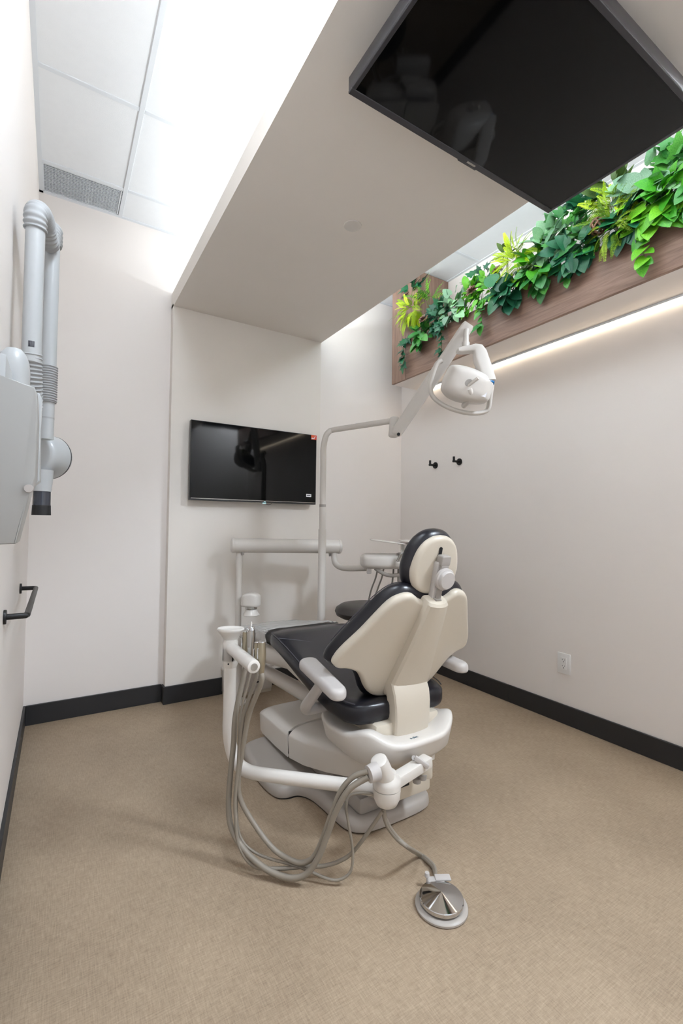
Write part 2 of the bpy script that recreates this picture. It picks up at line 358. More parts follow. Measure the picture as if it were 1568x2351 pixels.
# egg-crate return grille
g0, g1, h0, h1 = XL+.02, .2767, 2.9077, YB-.02
t = thing('ceiling_grille', 'egg-crate air return grille above the x-ray arm', 'air grille', ((g0+g1)/2, (h0+h1)/2, ZC))
mk('backing', box((g0, h0, ZC+.03), (g1, h1, ZC+.034)), M['plenum'], t, smooth=False)
fr = .006
mk('frame', join(box((g0, h0, ZC+.001), (g0+fr, h1, ZC+.02)), box((g1-fr-.004, h0, ZC+.001), (g1-.004, h1, ZC+.02)), box((g0, h0, ZC+.001), (g1, h0+fr, ZC+.02)), box((g0, h1-fr, ZC+.001), (g1, h1, ZC+.02))), M['tee'], t, smooth=False)
nb = 26
for k in range(1, nb): x = g0+(g1-g0)*k/nb; mk('long_blade', box((x-.0011, h0, ZC+.003), (x+.0011, h1, ZC+.009)), M['tee'], t, smooth=False)
nb = 19
for k in range(1, nb): y = h0+(h1-h0)*k/nb; mk('cross_blade', box((g0, y-.0016, ZC+.003), (g1, y+.0016, ZC+.008)), M['tee'], t, smooth=False)
# sprinkler cover plate
tag(mk('sprinkler_cover', lathe([(0, -.006), (.036, -.006), (.041, -.004), (.042, 0)], (1.157, 1.80, ZS), n=40), M['white'], loc=(1.157, 1.8, ZS)), 'small round white sprinkler cover plate on the soffit', 'sprinkler')

# ================================================================== planter, strip light
PX, PZ, PTOP, PY0, PYB = 2.286, 2.305, 2.575, 2.941, 2.605
t = thing('planter_box', 'long walnut laminate planter box hung high on the right wall', 'planter', (2.43, 1.2, PZ))
mk('front_panel', box((PX, YREAR+.3, PZ), (PX+.02, 2.307, PTOP), .0015, 1), M['wood_h'], t, smooth=False)
mk('front_panel', box((PX, 2.309, PZ), (PX+.02, 2.765, PTOP), .0015, 1), M['wood_h'], t, smooth=False)
mk('end_board', box((PX, 2.767, PZ), (PX+.02, PY0, ZC-.001), .0015, 1), M['wood_v'], t, smooth=False)
mk('end_board', box((PX+.0, PYB, PTOP-.03), (XR-.001, PYB+.02, ZC-.001), .0015, 1), M['wood_v'], t, smooth=False)
mk('side_board', box((PX+.0, PYB+.02, PTOP), (PX+.02, 2.767, ZC-.001), .0015, 1), M['wood_v'], t, smooth=False)
mk('bottom_board', box((PX+.02, YREAR+.3, PZ), (XR-.001, PY0, PZ+.018)), M['wall'], t, smooth=False)
mk('liner', box((PX+.02, YREAR+.3, PZ+.1), (XR-.001, PYB, PTOP-.05)), M['soil'], t, smooth=False)
t = thing('led_strip', 'lit linear strip light in the angle under the planter', 'strip light', (XR-.01, 1.2, PZ-.01))
mk('channel', join(box((XR-.020, YREAR+.3, PZ-.005), (XR-.001, PY0-.02, PZ-.001)), box((XR-.020, YREAR+.3, PZ-.013), (XR-.0185, PY0-.02, PZ-.005)), box((XR-.0025, YREAR+.3, PZ-.013), (XR-.001, PY0-.02, PZ-.005))), M['tee'], t, smooth=False)
mk('diffuser', box((XR-.0185, YREAR+.32, PZ-.0145), (XR-.0025, PY0-.04, PZ-.008)), M['led'], t, smooth=False)

# ================================================================== televisions
def tv(name, label, c, ax, ay, n, w, h, th, bez, m, sm='tv'):
    """c: centre of the glass, ax right, ay up, n out of the glass"""
    t = thing(name, label, 'television', c)
    c, ax, ay, n = V3(c), V3(ax), V3(ay), V3(n)
    mk('housing', obox(c-n*(th/2+.003), ax, ay, n, (w, h, th), .004, 2), m, t)
    mk('rear_housing', obox(c-n*(th+.012), ax, ay, n, (w*.62, h*.6, .02), .006, 2), M['bezel2'], t)
    f = lambda x, y, z: c+ax*x+ay*y+n*z
    b = bez
    for lo, hi in (((-w/2, h/2-b[0]), (w/2, h/2)), ((-w/2, -h/2), (w/2, -h/2+b[1])), ((-w/2, -h/2+b[1]), (-w/2+b[2], h/2-b[0])), ((w/2-b[2], -h/2+b[1]), (w/2, h/2-b[0]))):
        mk('bezel', obox(f((lo[0]+hi[0])/2, (lo[1]+hi[1])/2, -.001), ax, ay, n, (hi[0]-lo[0], hi[1]-lo[1], .008), .0015, 1), m, t)
    mk('screen', obox(f(0, (b[1]-b[0])/2, -.0005), ax, ay, n, (w-2*b[2], h-b[0]-b[1], .003)), M['screen'], t, smooth=False)
    return t, f
zt, zb, xl, xr, yt = 1.8318, 1.3095, .7199, 1.6463, 3.0332
t, f = tv('wall_television', 'black flat television on the column, stickers at its right corners', ((xl+xr)/2, yt, (zt+zb)/2), X, Z, -Y, xr-xl, zt-zb, .035, (.004, .014, .004), M['bezel2'])
w, h = xr-xl, zt-zb
mk('wall_mount', box((1.0, yt+.05, 1.45), (1.36, YC, 1.7)), M['black'], t, smooth=False)
mk('lower_trim', obox(f(0, -h/2+.0125, .0035), X, Z, Y, (w*.98, .003, .002)), M['steel'], t)
st = mk('sticker', obox(f(w/2-.024, h/2-.018, .0035), X, Z, Y, (.046, .034, .0006)), M['orange'], t, smooth=False); tag(st, 'orange corner sticker')
s2 = mk('sticker', obox(f(w/2-.0065, h/2-.018, .0041), X, Z, Y, (.011, .034, .0005)), M['red'], st, smooth=False)
mk('print', join(obox(f(w/2-.034, h/2-.026, .0042), X, Z, Y, (.018, .008, .0004)), obox(f(w/2-.017, h/2-.018, .0042), V3((.5, 0, .866)), V3((-.866, 0, .5)), Y, (.022, .005, .0004))), M['paper'], st, smooth=False)
st = mk('sticker', obox(f(w/2-.06, -h/2+.066, .0025), X, Z, Y, (.042, .022, .0006)), M['paper'], t, smooth=False); tag(st, 'small white sticker with one dark printed line')
mk('print', obox(f(w/2-.061, -h/2+.067, .0031), X, Z, Y, (.03, .006, .0004)), M['ink'], st, smooth=False)
mk('standby_light', obox(f(.055, -h/2-.003, -.004), X, Z, Y, (.026, .005, .008), .001, 1), M['tvled'], t)
text('logo', 'TCL', .008, M['tvled'], t, f(.055, -h/2+.006, .0035), X, Z)
mk('sensor_loop', tube(spline([f(.066, -h/2, -.01), f(.072, -h/2-.01, -.01), f(.09, -h/2-.013, -.01), f(.108, -h/2-.008, -.01), f(.114, -h/2, -.01)], 5), .0012, 8), M['black'], t)
# ceiling television, hung flat below the soffit
zc = 2.45
x0, x1, y0, y1 = .707, 1.682, .597, 1.133
t, f = tv('ceiling_television', 'large black television hung flat beneath the soffit, screen facing down', ((x0+x1)/2, (y0+y1)/2, zc), X, -Y, -Z, x1-x0, y1-y0, .045, (.016, .022, .013), M['bezel'])
w, h = x1-x0, y1-y0
# its lower rim lies towards the column
mk('logo_tab', obox(f(.02, -h/2-.002, -.008), X, Y, Z, (.09, .012, .014), .003, 2), M['bezel'], t)
mk('logo_plate', obox(f(.025, -h/2+.011, .0035), X, Y, Z, (.04, .007, .0006)), M['mgrey'], t, smooth=False)
mk('bracket', box((1.0, .74, zc+.06), (1.4, 1.0, zc+.085)), M['black'], t, smooth=False)
mk('ceiling_pole', lathe([(.03, 0), (.03, ZS-zc-.085)], (1.2, .87, zc+.085)), M['black'], t)
mk('ceiling_plate', box((1.1, .77, ZS-.008), (1.3, .97, ZS)), M['black'], t, smooth=False)

# ================================================================== right wall things
for yy, lb in ((2.738, 'black wall hook nearer the corner of the two hooks'), (2.479, 'black wall hook farther from the corner of the two hooks')):
    zz = 1.648; t = thing('coat_hook', lb, 'hook', (XR, yy, zz), 'pair of black wall hooks')
    mk('rose', lathe([(.0, .008), (.025, .008), (.026, .006), (.026, 0)], (XR, yy, zz), (-1, 0, 0), 32), M['black'], t)
    mk('peg', join(tube([(XR-.006, yy, zz), (XR-.068, yy, zz)], .0085, 16), tube([(XR-.060, yy, zz-.0085), (XR-.060, yy, zz+.035)], .0085, 16)), M['black'], t)
t = thing('wall_outlet', 'white duplex power outlet low on the right wall', 'outlet', (XR, 1.636, .352))
mk('cover_plate', box((XR-.007, 1.595, .292), (XR, 1.677, .413), .0025, 2), M['outlet'], t)
mk('insert', box((XR-.0085, 1.618, .318), (XR-.006, 1.654, .388), .001, 1), M['outlet'], t)
for zc_ in (.371, .335):
    for dy, dz, a, b in ((.007, .004, .0022, .008), (-.007, .004, .0022, .0065), (0, -.008, .005, .005)):
        mk('slot', box((XR-.0089, 1.636+dy-a/2, zc_+dz-b/2), (XR-.0084, 1.636+dy+a/2, zc_+dz+b/2)), M['slot'], t, smooth=False)
# ================================================================== left wall: bar handle
a, b = atx(8, 1412, XL), atx(45, 1355, XL)
zz = (a.z+b.z)/2
t = thing('wall_bar', 'black bar handle standing off the left wall', 'handle', (XL, (a.y+b.y)/2, zz))
off = .062
for yy in (a.y, b.y):
    mk('rose', lathe([(0, .008), (.022, .008), (.023, .006), (.023, 0)], (XL, yy, zz), (1, 0, 0), 28), M['black'], t)
mk('bar', tube([(XL+.004, a.y, zz), (XL+off-.012, a.y, zz), (XL+off-.003, a.y+.003, zz), (XL+off, a.y+.012, zz), (XL+off, b.y-.012, zz), (XL+off-.003, b.y-.003, zz), (XL+off-.012, b.y, zz), (XL+.004, b.y, zz)], .0095, 16), M['black'], t)
# ================================================================== wall x-ray unit
a0 = at(76, 700, 1.42); b0 = at(116, 700, 1.68)
t = thing('xray_unit', 'white wall-mounted dental x-ray unit with folded twin-tube arm', 'x-ray unit', (XL, 1.5, 1.2))
def vz(px, py, ref): d = ray(px, py); k = (V3((ref.x, ref.y, 0)).length)/V3((d.x, d.y, 0)).length; return H+d.z*k
za1, za0, zb1, zb0 = vz(76, 505, a0), vz(80, 835, a0), vz(117, 545, b0), vz(117, 850, b0)
mk('arm_tube', tube([(a0.x, a0.y, za0), (a0.x, a0.y, za1)], .0262, 28), M['xray'], t)
mk('arm_tube', tube([(b0.x, b0.y, zb0), (b0.x, b0.y, zb1)], .0248, 28), M['xray'], t)
def bellows(path, r, ribs, d=.0022):
    p = spline(path, 14); q = []; L = 0; n = ribs*6
    cum = [0]
    for u, v in zip(p, p[1:]): cum.append(cum[-1]+(v-u).length)
    def pt(s):
        for i in range(len(p)-1):
            if s <= cum[i+1]: return p[i].lerp(p[i+1], (s-cum[i])/max(1e-9, cum[i+1]-cum[i]))
        return p[-1]
    pts = [pt(cum[-1]*i/n) for i in range(n+1)]
    return tube(pts, [r+d*math.sin(2*math.pi*i/6) for i in range(n+1)], 26)
ztop = vz(95, 478, a0)
m0 = (a0+b0)/2
mk('bellows', bellows([(a0.x, a0.y, za1-.03), (a0.x, a0.y, za1+.02), (a0.x*.8+b0.x*.2, a0.y*.8+b0.y*.2, za1+.062), (m0.x, m0.y, za1+.076), (a0.x*.2+b0.x*.8, a0.y*.2+b0.y*.8, za1+.058), (b0.x, b0.y, zb1+.03), (b0.x, b0.y, zb1-.03)], .0305, 30), M['xgrey'], t)
mk('bellows', bellows([(a0.x, a0.y, za0+.03), (a0.x+.002, a0.y+.02, za0-.05), (a0.x+.004, a0.y+.06, za0-.13)], .0275, 15), M['xgrey'], t)
mk('bellows', bellows([(b0.x, b0.y, zb0+.012), (b0.x, b0.y, zb0-.12)], .0282, 15), M['xgrey'], t)
tl = mk('print', join(*[obox(V3((a0.x, a0.y, za0+.052))+(-CF*math.cos(q)+CR*math.sin(q))*.0266, (CR*math.cos(q)+CF*math.sin(q)).normalized(), Z, (-CF*math.cos(q)+CR*math.sin(q)).normalized(), (.0026, .018, .0008)) for q in (.3, .42, .55, .68, .8)]), M['ink'], t, smooth=False)
zn = zb0-.12
nk0 = V3((b0.x, b0.y, zn+.02)); nk1 = V3((b0.x, b0.y, vz(117, 1010, b0)))
mk('neck', tube([nk0, nk1], .0222, 24), M['xray'], t)
mk('neck_ring', tube([nk1+Z*.075, nk1+Z*.08], .0227, 24), M['xgrey'], t)
hc = at(99, 1047, 1.76); ha = V3((-.55, -.83, 0)).normalized()
mk('tube_head', lathe([(0, .05), (.06, .05), (.071, .045), (.079, .032), (.083, .0), (.084, -.04), (.0, -.04)], hc, ha, 40), M['xray'], t)
mk('head_rim', lathe([(.0, -.041), (.0845, -.041), (.0845, -.044), (.0, -.044)], hc, ha, 40), M['rubber'], t)
mk('head_back', lathe([(0, -.044), (.082, -.044), (.078, -.058), (.056, -.064), (0, -.065)], hc, ha, 40), M['xray'], t)
cc = at(97, 1110, 1.72)
mk('cone_collar', lathe([(.036, .05), (.033, .0), (.030, -.03), (0, -.03)], cc, Z, 28), M['xray'], t)
mk('cone', lathe([(.0285, -.02), (.029, -.075), (.0305, -.118), (.027, -.118), (.026, -.02)], cc, Z, 28), M['lead'], t)
mk('cone_band', lathe([(.0298, -.082), (.0312, -.119), (.029, -.119), (.0285, -.082)], cc, Z, 28), M['rubber'], t)
# control housing on the wall
YP = 1.16
pf = [aty(px, py, YP) for px, py in ((79, 888), (86, 905), (87, 960), (82, 1095), (70, 1125), (64, 1150), (38, 1246), (34, 1249))]
ol = [(XL+.001, pf[0].z+.022)]+[(p.x, p.z) for p in pf]+[(XL+.001, pf[-1].z-.002)]
mk('control_housing', outline_slab(ol, 0, .10, lambda x, y, z: V3((x, YP+z, y)), .004, 3), M['xpan_shade'], t, ang=50)
q0, q1 = aty(97, 915, YP+.10), aty(93, 1105, YP+.10)
ol = [(XL+.001, q0.z+.02), (q0.x-.006, q0.z+.012), (q0.x, q0.z), (q0.x-.001, (q0.z+q1.z)/2), (q1.x, q1.z), (q1.x-.01, q1.z-.01), (XL+.001, q1.z-.01)]
mk('housing_cover', outline_slab(ol, 0, .035, lambda x, y, z: V3((x, YP+.098+z, y)), .004, 3), M['xray'], t, ang=50)
dm = at(30, 880, 1.22)
mk('pivot_dome', lathe([(.0, .094), (.018, .091), (.028, .078), (.035, .058), (.0375, .03), (.0375, -.14), (0, -.14)], dm, Z, 32), M['xray'], t)
mk('wall_plate', box((XL, YP+.14, dm.z-.2), (XL+.03, YP+.45, dm.z+.02), .006, 2), M['xray'], t)
mk('knob', lathe([(0, .012), (.008, .012), (.009, 0)], aty(66, 1122, YP), (0, -1, 0), 18), M['lgrey'], t)

# ================================================================== dental chair
XCB = 1.14
ch = thing('dental_chair', 'black and cream reclining dental treatment chair seen from behind', 'dental chair', (1.15, 1.75, 0))
half = [(0, 1.422), (.11, 1.426), (.17, 1.443), (.203, 1.485), (.213, 1.55), (.22, 1.65), (.233, 1.73), (.265, 1.775), (.315, 1.784), (.35, 1.815), (.366, 1.9), (.366, 2.05), (.348, 2.2), (.28, 2.28), (0, 2.29)]
XB = 1.16
ol = [(XB-x, y) for x, y in half]+[(XB+x, y) for x, y in reversed(half[1:-1])]
ol = [(p.x, p.y) for p in spline([(x, y, 0) for x, y in ol], 5, True)]
mk('base_plate', outline_slab(ol, .006, .052, lambda x, y, z: V3((x, y, z)), .03, 5, .004), M['base_grey'], ch)
mk('base_seal', outline_slab([(XB+(x-XB)*.975, 1.85+(y-1.85)*.975) for x, y in ol], .0, .007, lambda x, y, z: V3((x, y, z))), M['rubber'], ch)
mk('lift_frame', join(box((1.0, 1.46, .05), (1.28, 2.2, .12), .02, 2), box((1.03, 1.50, .1), (1.25, 1.9, .2), .01, 1)), M['mgrey'], ch)
def cover(rows, n=20):
    rings = []
    for y, hw, zb_, ze, zt_ in rows:
        top = [(hw*math.cos(math.pi*k/n), ze+(zt_-ze)*max(0, 1-abs(math.cos(math.pi*k/n))**5)**.6) for k in range(n+1)]
        ring = [(hw*.97, zb_)]+top+[(-hw*.97, zb_)]
        rings.append([V3((XCB+a, y, b)) for a, b in ring])
    return loft(rings)
mk('lift_cover', cover([(2.335, .17, .085, .125, .14), (2.33, .19, .074, .143, .165), (2.315, .203, .068, .155, .182), (2.27, .209, .067, .163, .198), (2.1, .212, .072, .17, .215), (1.957, .214, .082, .177, .226), (1.953, .208, .09, .172, .22)]), M['white'], ch)
mk('lift_cover', cover([(1.944, .207, .092, .172, .22), (1.94, .213, .085, .178, .226), (1.8, .21, .112, .204, .254), (1.62, .2, .162, .247, .29), (1.45, .178, .214, .282, .318), (1.36, .15, .243, .292, .324), (1.33, .12, .26, .29, .316)]), M['white'], ch)
mk('cover_gap', box((XCB-.206, 1.944, .1), (XCB+.206, 1.953, .2)), M['slot'], ch, smooth=False)
mk('pedestal', lathe([(.12, .12), (.125, .2), (.135, .262), (.15, .27), (.15, .285), (.13, .30)], (1.15, 1.50, 0), n=40), M['mgrey'], ch)
mk('pedestal_ring', lathe([(.165, .272), (.172, .278), (.172, .29), (.15, .294)], (1.15, 1.47, 0), n=40), M['cream'], ch)
mk('rear_panel', box((1.03, 1.33, .15), (1.24, 1.42, .26), .012, 2), M['cream'], ch)
mk('switch_plate', box((1.085, 1.326, .2), (1.13, 1.334, .24), .002, 1), M['slot'], ch)
# swivel body: shallow bowl with raised rear corners
n = 72
def bowl(hx, hy, zfn, cy=1.50, p=3.0):
    o = []
    for k in range(n):
        a = 2*math.pi*k/n; c, s = math.cos(a), math.sin(a)
        x = hx*math.copysign(abs(c)**(2/p), c); y = hy*math.copysign(abs(s)**(2/p), s)
        o.append(V3((1.15+x, cy+y, zfn(a))))
    return o
def ztop(a):
    d = math.degrees(a) % 360; b = math.exp(-((d-216)/24)**2)+math.exp(-((d-324)/24)**2)
    f_ = math.exp(-((d-90)/75)**2)
    return .381+.045*b+.018*f_
def blend(a, k): return .381+(ztop(a)-.381)*k
rings = [bowl(.12, .12, lambda a: .272), bowl(.165, .165, lambda a: .276), bowl(.2, .195, lambda a: .292), bowl(.224, .216, lambda a: .315), bowl(.235, .226, lambda a: blend(a, .3)-.02),
         bowl(.239, .230, lambda a: ztop(a)-.016), bowl(.237, .228, lambda a: ztop(a)-.005), bowl(.229, .221, lambda a: ztop(a)), bowl(.21, .205, lambda a: blend(a, 1.0)), bowl(.19, .185, lambda a: blend(a, .85)), bowl(.165, .16, lambda a: blend(a, .45)), bowl(.14, .14, lambda a: .382), bowl(.08, .08, lambda a: .382)]
sb = mk('swivel_body', loft(rings), M['white'], ch, ang=60)
text('logo', 'a-dec', .017, M['blueink'], ch, tuple(atz(950, 1693, .3825)), X, Y)
mk('brake_lever', join(obox(at(968, 1750, 1.585), (CR*.82-CU*.57).normalized(), (CR*.57+CU*.82).normalized(), -CF, (.058, .017, .012), .004, 2), tube([at(950, 1740, 1.60), at(952, 1745, 1.68)], .008, 12)), M['lgrey'], ch)
mk('seat_bracket', box((1.0, 1.36, .365), (1.31, 1.62, .43), .015, 2), M['cream'], ch)
# seat and leg rest
def seat_rings(rows, n=56, p=7, grow=0, crinkle=0):
    rings = []; rnd = random.Random(4)
    for y, zt_, hw, th, dip in rows:
        ring = []
        for k in range(n):
            a = 2*math.pi*k/n; c, s = math.cos(a), math.sin(a)
            x = (hw+grow)*math.copysign(abs(c)**(2/p), c); z = (th/2+grow)*math.copysign(abs(s)**(2/4), s)
            if s > 0: z -= dip*(1-min(1, abs(x)/(hw*.86))**2.2)
            ring.append(V3((1.157+x+rnd.uniform(-1, 1)*crinkle, y+rnd.uniform(-1, 1)*crinkle, zt_-th/2+z+rnd.uniform(-1, 1)*crinkle)))
        rings.append(ring)
    return rings
SEAT = [(1.378, .487, .12, .03, 0), (1.382, .495, .16, .055, 0), (1.392, .502, .195, .076, 0), (1.415, .507, .222, .09, .004), (1.46, .51, .243, .096, .016), (1.54, .516, .256, .096, .026), (1.65, .537, .262, .092, .03), (1.8, .572, .263, .088, .024),
        (1.93, .602, .262, .083, .014), (2.02, .618, .26, .08, .006), (2.08, .625, .258, .078, 0), (2.12, .624, .250, .076, 0), (2.15, .62, .235, .074, 0), (2.18, .614, .219, .071, 0), (2.36, .583, .208, .065, 0), (2.55, .55, .2, .06, 0), (2.70, .524, .188, .058, 0), (2.75, .514, .17, .052, 0), (2.772, .508, .14, .036, 0), (2.776, .505, .1, .02, 0)]
def dense(rows, k=3):
    o = []
    for i in range(len(rows)-1):
        for j in range(k): o.append(tuple(p+(q-p)*j/k for p, q in zip(rows[i], rows[i+1])))
    return o+[rows[-1]]
st = mk('seat', loft(seat_rings(dense(SEAT, 2))), M['leather'], ch, ang=70)
for sgn in (-1, 1):
    pth = [V3((1.157+sgn*(r_[2]*.965), r_[0], r_[1]-.0055)) for r_ in SEAT[3:13]]
    mk('seam', tube(spline(pth, 4), .0022, 8), M['stitch'], st)
mk('seam', tube(spline([V3((1.157-.25, 2.02, .617)), V3((1.157-.17, 1.985, .606)), V3((1.157-.06, 1.94, .590)), V3((1.157+.06, 1.94, .590)), V3((1.157+.17, 1.985, .606)), V3((1.157+.25, 2.02, .617))], 8), .0022, 8), M['stitch'], st)
mk('seat_frame', loft(seat_rings([(1.5, .425, .1, .03, 0), (1.52, .428, .17, .05, 0), (1.8, .478, .2, .06, 0), (2.05, .535, .2, .09, 0), (2.3, .52, .19, .12, 0), (2.55, .486, .185, .12, 0), (2.68, .462, .16, .09, 0), (2.70, .45, .12, .05, 0)], 40)), M['white'], ch, ang=60)
# backrest
def frame(yaw, rec, p0):
    y, r = R_(yaw), R_(rec); xa = V3((math.cos(y), math.sin(y), 0)); fo = V3((-math.sin(y), math.cos(y), 0))
    return V3(p0), xa, -math.sin(r)*fo+math.cos(r)*Z, math.cos(r)*fo+math.sin(r)*Z
bp0, bx_, bv, bn = frame(-2.5, 27, (1.165, 1.44, .51))
def B(u, v, w): return bp0+bx_*u+bv*v+bn*(w+.4*u*u)
hi = [(0, .428), (.04, .43), (.066, .44), (.1, .461), (.14, .456), (.18, .427), (.22, .36), (.25, .305), (.29, .24), (.312, .195), (.32, .166)]
lo = [(0, -.012), (.097, -.008), (.14, .01), (.172, .045), (.198, .09), (.225, .122), (.265, .136), (.3, .138), (.32, .156)]
mk('back_shell', pillow(lo, hi, .32, lambda u, v, w: B(u, v, w), .02, .018, .016, 64, 40), M['cream'], ch, ang=60)
hi2 = [(0, .458), (.04, .461), (.08, .472), (.12, .475), (.16, .457), (.2, .412), (.24, .343), (.28, .276), (.31, .215), (.327, .175), (.331, .152)]
lo2 = [(0, -.05), (.09, -.045), (.135, -.03), (.165, .005), (.19, .06), (.22, .1), (.26, .115), (.305, .12), (.331, .145)]
bk = mk('back_cushion', pillow(lo2, hi2, .331, lambda u, v, w: B(u, v, w+.038), .034, .034, .036, 60, 36), M['leather'], ch, ang=70)
pl = [(u, interp(hi2, u)-.013) for u in (0, .04, .08, .12, .16, .2, .24, .28, .31)]
for s_ in (-1, 1): mk('seam', tube(spline([B(s_*u*.985, v, .066) for u, v in pl], 4), .0018, 8), M['stitch'], bk)
def ringrect(c, ex, ey, hw, d0, d1, ch_=.018):
    return [c+ex*a+ey*b for a, b in ((-hw, d1), (-hw, d0+ch_*.9), (-hw+ch_*.35, d0+ch_*.3), (-hw+ch_, d0), (-hw*.4, d0-.004), (0, d0-.006), (hw*.4, d0-.004), (hw-ch_, d0), (hw-ch_*.35, d0+ch_*.3), (hw, d0+ch_*.9), (hw, d1))]
rows = [(.447, .036, -.030), (.444, .042, -.046), (.435, .046, -.053), (.36, .054, -.056), (.25, .066, -.057), (.12, .084, -.057), (.06, .09, -.056), (.03, .088, -.05), (.015, .084, -.04)]
mk('spine_cover', loft([ringrect(bp0+bv*v, bx_, bn, hw, d0, .005) for v, hw, d0 in rows]), M['cream'], ch, ang=30)
srows = [(1.39, .595, .074), (1.374, .585, .082), (1.355, .562, .085), (1.341, .53, .086), (1.334, .49, .085), (1.333, .44, .083), (1.339, .39, .081), (1.347, .355, .079)]
mk('lower_spine', loft([ringrect(V3((1.158, y, z)), X, Y, hw, 0, .055, .012) for y, z, hw in srows]), M['cream'], ch, ang=30)
# headrest
hp0, hx_, hv, hn = frame(-2.5, 14, (1.165, 1.27, .87))
def Hd(u, v, w): return hp0+hx_*u+hv*v+hn*(w+.6*u*u)
hh = [(0, .264), (.03, .260), (.055, .248), (.075, .230), (.09, .205), (.101, .17), (.106, .14)]
hl = [(0, .045), (.03, .046), (.055, .052), (.075, .064), (.09, .08), (.101, .104), (.106, .13)]
mk('headrest_shell', pillow(hl, hh, .106, lambda u, v, w: Hd(u, v, w), .01, .018, .016, 44, 30), M['cream'], ch, ang=60)
hh2 = [(0, .279), (.034, .275), (.062, .261), (.085, .239), (.102, .209), (.113, .173), (.118, .14)]
hl2 = [(0, .027), (.034, .029), (.062, .036), (.085, .052), (.102, .074), (.113, .1), (.118, .128)]
hk = mk('headrest_cushion', pillow(hl2, hh2, .118, lambda u, v, w: Hd(u, v, w+.034), .036, .032, .036, 40, 28), M['leather'], ch, ang=70)
def Hs(u, v, w): return hp0+hx_*u+hv*v+hn*w
mk('headrest_slot', outline_slab(rrect(.012, .15, .006), 0, .004, lambda x, y, z: Hs(x-.004, .15+y, -.0178-z)), M['slot'], ch)
mk('headrest_slide', outline_slab(rrect(.03, .15, .008), 0, .026, lambda x, y, z: Hs(x-.008, .1+y, -.014-z), .004), M['lgrey'], ch)
mk('headrest_hinge', join(outline_slab(rrect(.042, .036, .007), 0, .03, lambda x, y, z: Hs(x+.002, .182+y, -.022-z), .004), outline_slab(rrect(.034, .05, .006), 0, .03, lambda x, y, z: Hs(x+.002, .142+y, -.022-z), .003)), M['mgrey'], ch)
mk('headrest_knob', lathe([(.0, 0), (.036, 0), (.040, .004), (.040, .015), (.036, .018), (.034, .018), (.033, .026), (.030, .030), (0, .031)], Hs(.004, .118, -.045), -hn, 40), M['lgrey'], ch)
mk('headrest_stem', tube([Hs(.0, .11, -.034), Hs(.0, .04, -.034), bp0+bv*.45+bn*(-.024), bp0+bv*.38+bn*(-.022)], .017, 4), M['mgrey'], ch, ang=30)
# armrests
for sgn, xx in ((-1, .838), (1, 1.405)):
    ap = lambda x, y, z, xx=xx, sgn=sgn: V3((xx+x-sgn*.08*y, 1.475+y, .580+z+.11*y))
    ar = mk('armrest', outline_slab([(x*(1+.12*(y/.155)), y) for x, y in rrect(.074, .31, .035, 8)], 0, .04, ap, .018, 5, .012), M['lgrey'], ch)
    mk('armrest_post', tube(spline([V3((xx-sgn*.004, 1.47, .59)), V3((xx-sgn*.006, 1.56, .50)), V3((xx-sgn*.012, 1.625, .438)), V3((xx-sgn*.05, 1.64, .42)), V3((xx-sgn*.2, 1.64, .42))], 6), [.019, .021, .022, .021, .02], 18), M['lgrey'], ar)
# plastic sleeve on the toe end
tc_ = mk('toe_cover', loft(seat_rings(dense([(2.24, .606, .216, .072, 0), (2.33, .594, .214, .074, 0), (2.45, .572, .212, .072, 0), (2.6, .548, .2, .07, 0), (2.72, .53, .19, .068, 0), (2.79, .512, .16, .05, 0), (2.80, .505, .1, .02, 0)], 4), 56, 7, .008, .004), cap=False), M['wrap'], loc=(1.157, 2.5, .5), ang=25)
tag(tc_, 'crinkled clear plastic sleeve over the toe end of the dental chair', 'plastic cover')

# ================================================================== delivery unit
pb = at(548, 1360, 3.0); ztopb = vz(548, 1268, pb)
dv = thing('delivery_unit', 'white dentist delivery unit with crossbar arm and tray behind the chair', 'delivery unit', (pb.x, pb.y, 0))
mk('post', join(tube([(pb.x, pb.y, .24), (pb.x, pb.y, ztopb+.02)], .0195, 24), tube([(pb.x, pb.y, ztopb-.1), (pb.x, pb.y, ztopb-.02)], .0215, 24)), M['white'], dv)
mk('post_foot', join(tube([(pb.x, pb.y, .0), (pb.x, pb.y, .26)], .03, 24), lathe([(.07, 0), (.07, .008), (.04, .016)], (pb.x, pb.y, 0))), M['white'], dv)
mk('support_arm', tube([V3((pb.x, pb.y, .30)), V3((1.15, 2.08, .262))], [.034, .042], 16), M['white'], dv)
c0, c1 = at(538, 1252, 2.99), at(776, 1255, 3.2)
mk('crossbar', tube([c0, c1], .048, 32, rnd=.0), M['white'], dv)
d_ = (c1-c0).normalized()
mk('crossbar_cap', tube([c0-d_*.002, c0-d_*.014], [.0495, .0495], 32, rnd=.25), M['white'], dv)
mk('crossbar_cap', tube([c1+d_*.002, c1+d_*.014], [.0495, .0495], 32, rnd=.25), M['white'], dv)
mk('pivot_pin', join(tube([at(757, 1268, 3.19), at(758, 1277, 3.19)], .009, 12), tube([at(557, 1264, 2.99), at(557, 1274, 2.99)], .009, 12)), M['mgrey'], dv)
mk('elbow_tube', tube(spline([at(767, 1262, 3.19), at(767, 1282, 3.18), at(771, 1295, 3.16), at(784, 1303, 3.12), at(806, 1305, 3.08), at(842, 1304, 3.0)], 8), .0195, 20), M['white'], dv)
hr = V3((CR.x, CR.y, 0)).normalized(); hf = V3((CF.x, CF.y, 0)).normalized()
dc = at(905, 1286, 2.95)
D = lambda x, y, z: dc+(hr*x+hf*y+Z*z)*1.06
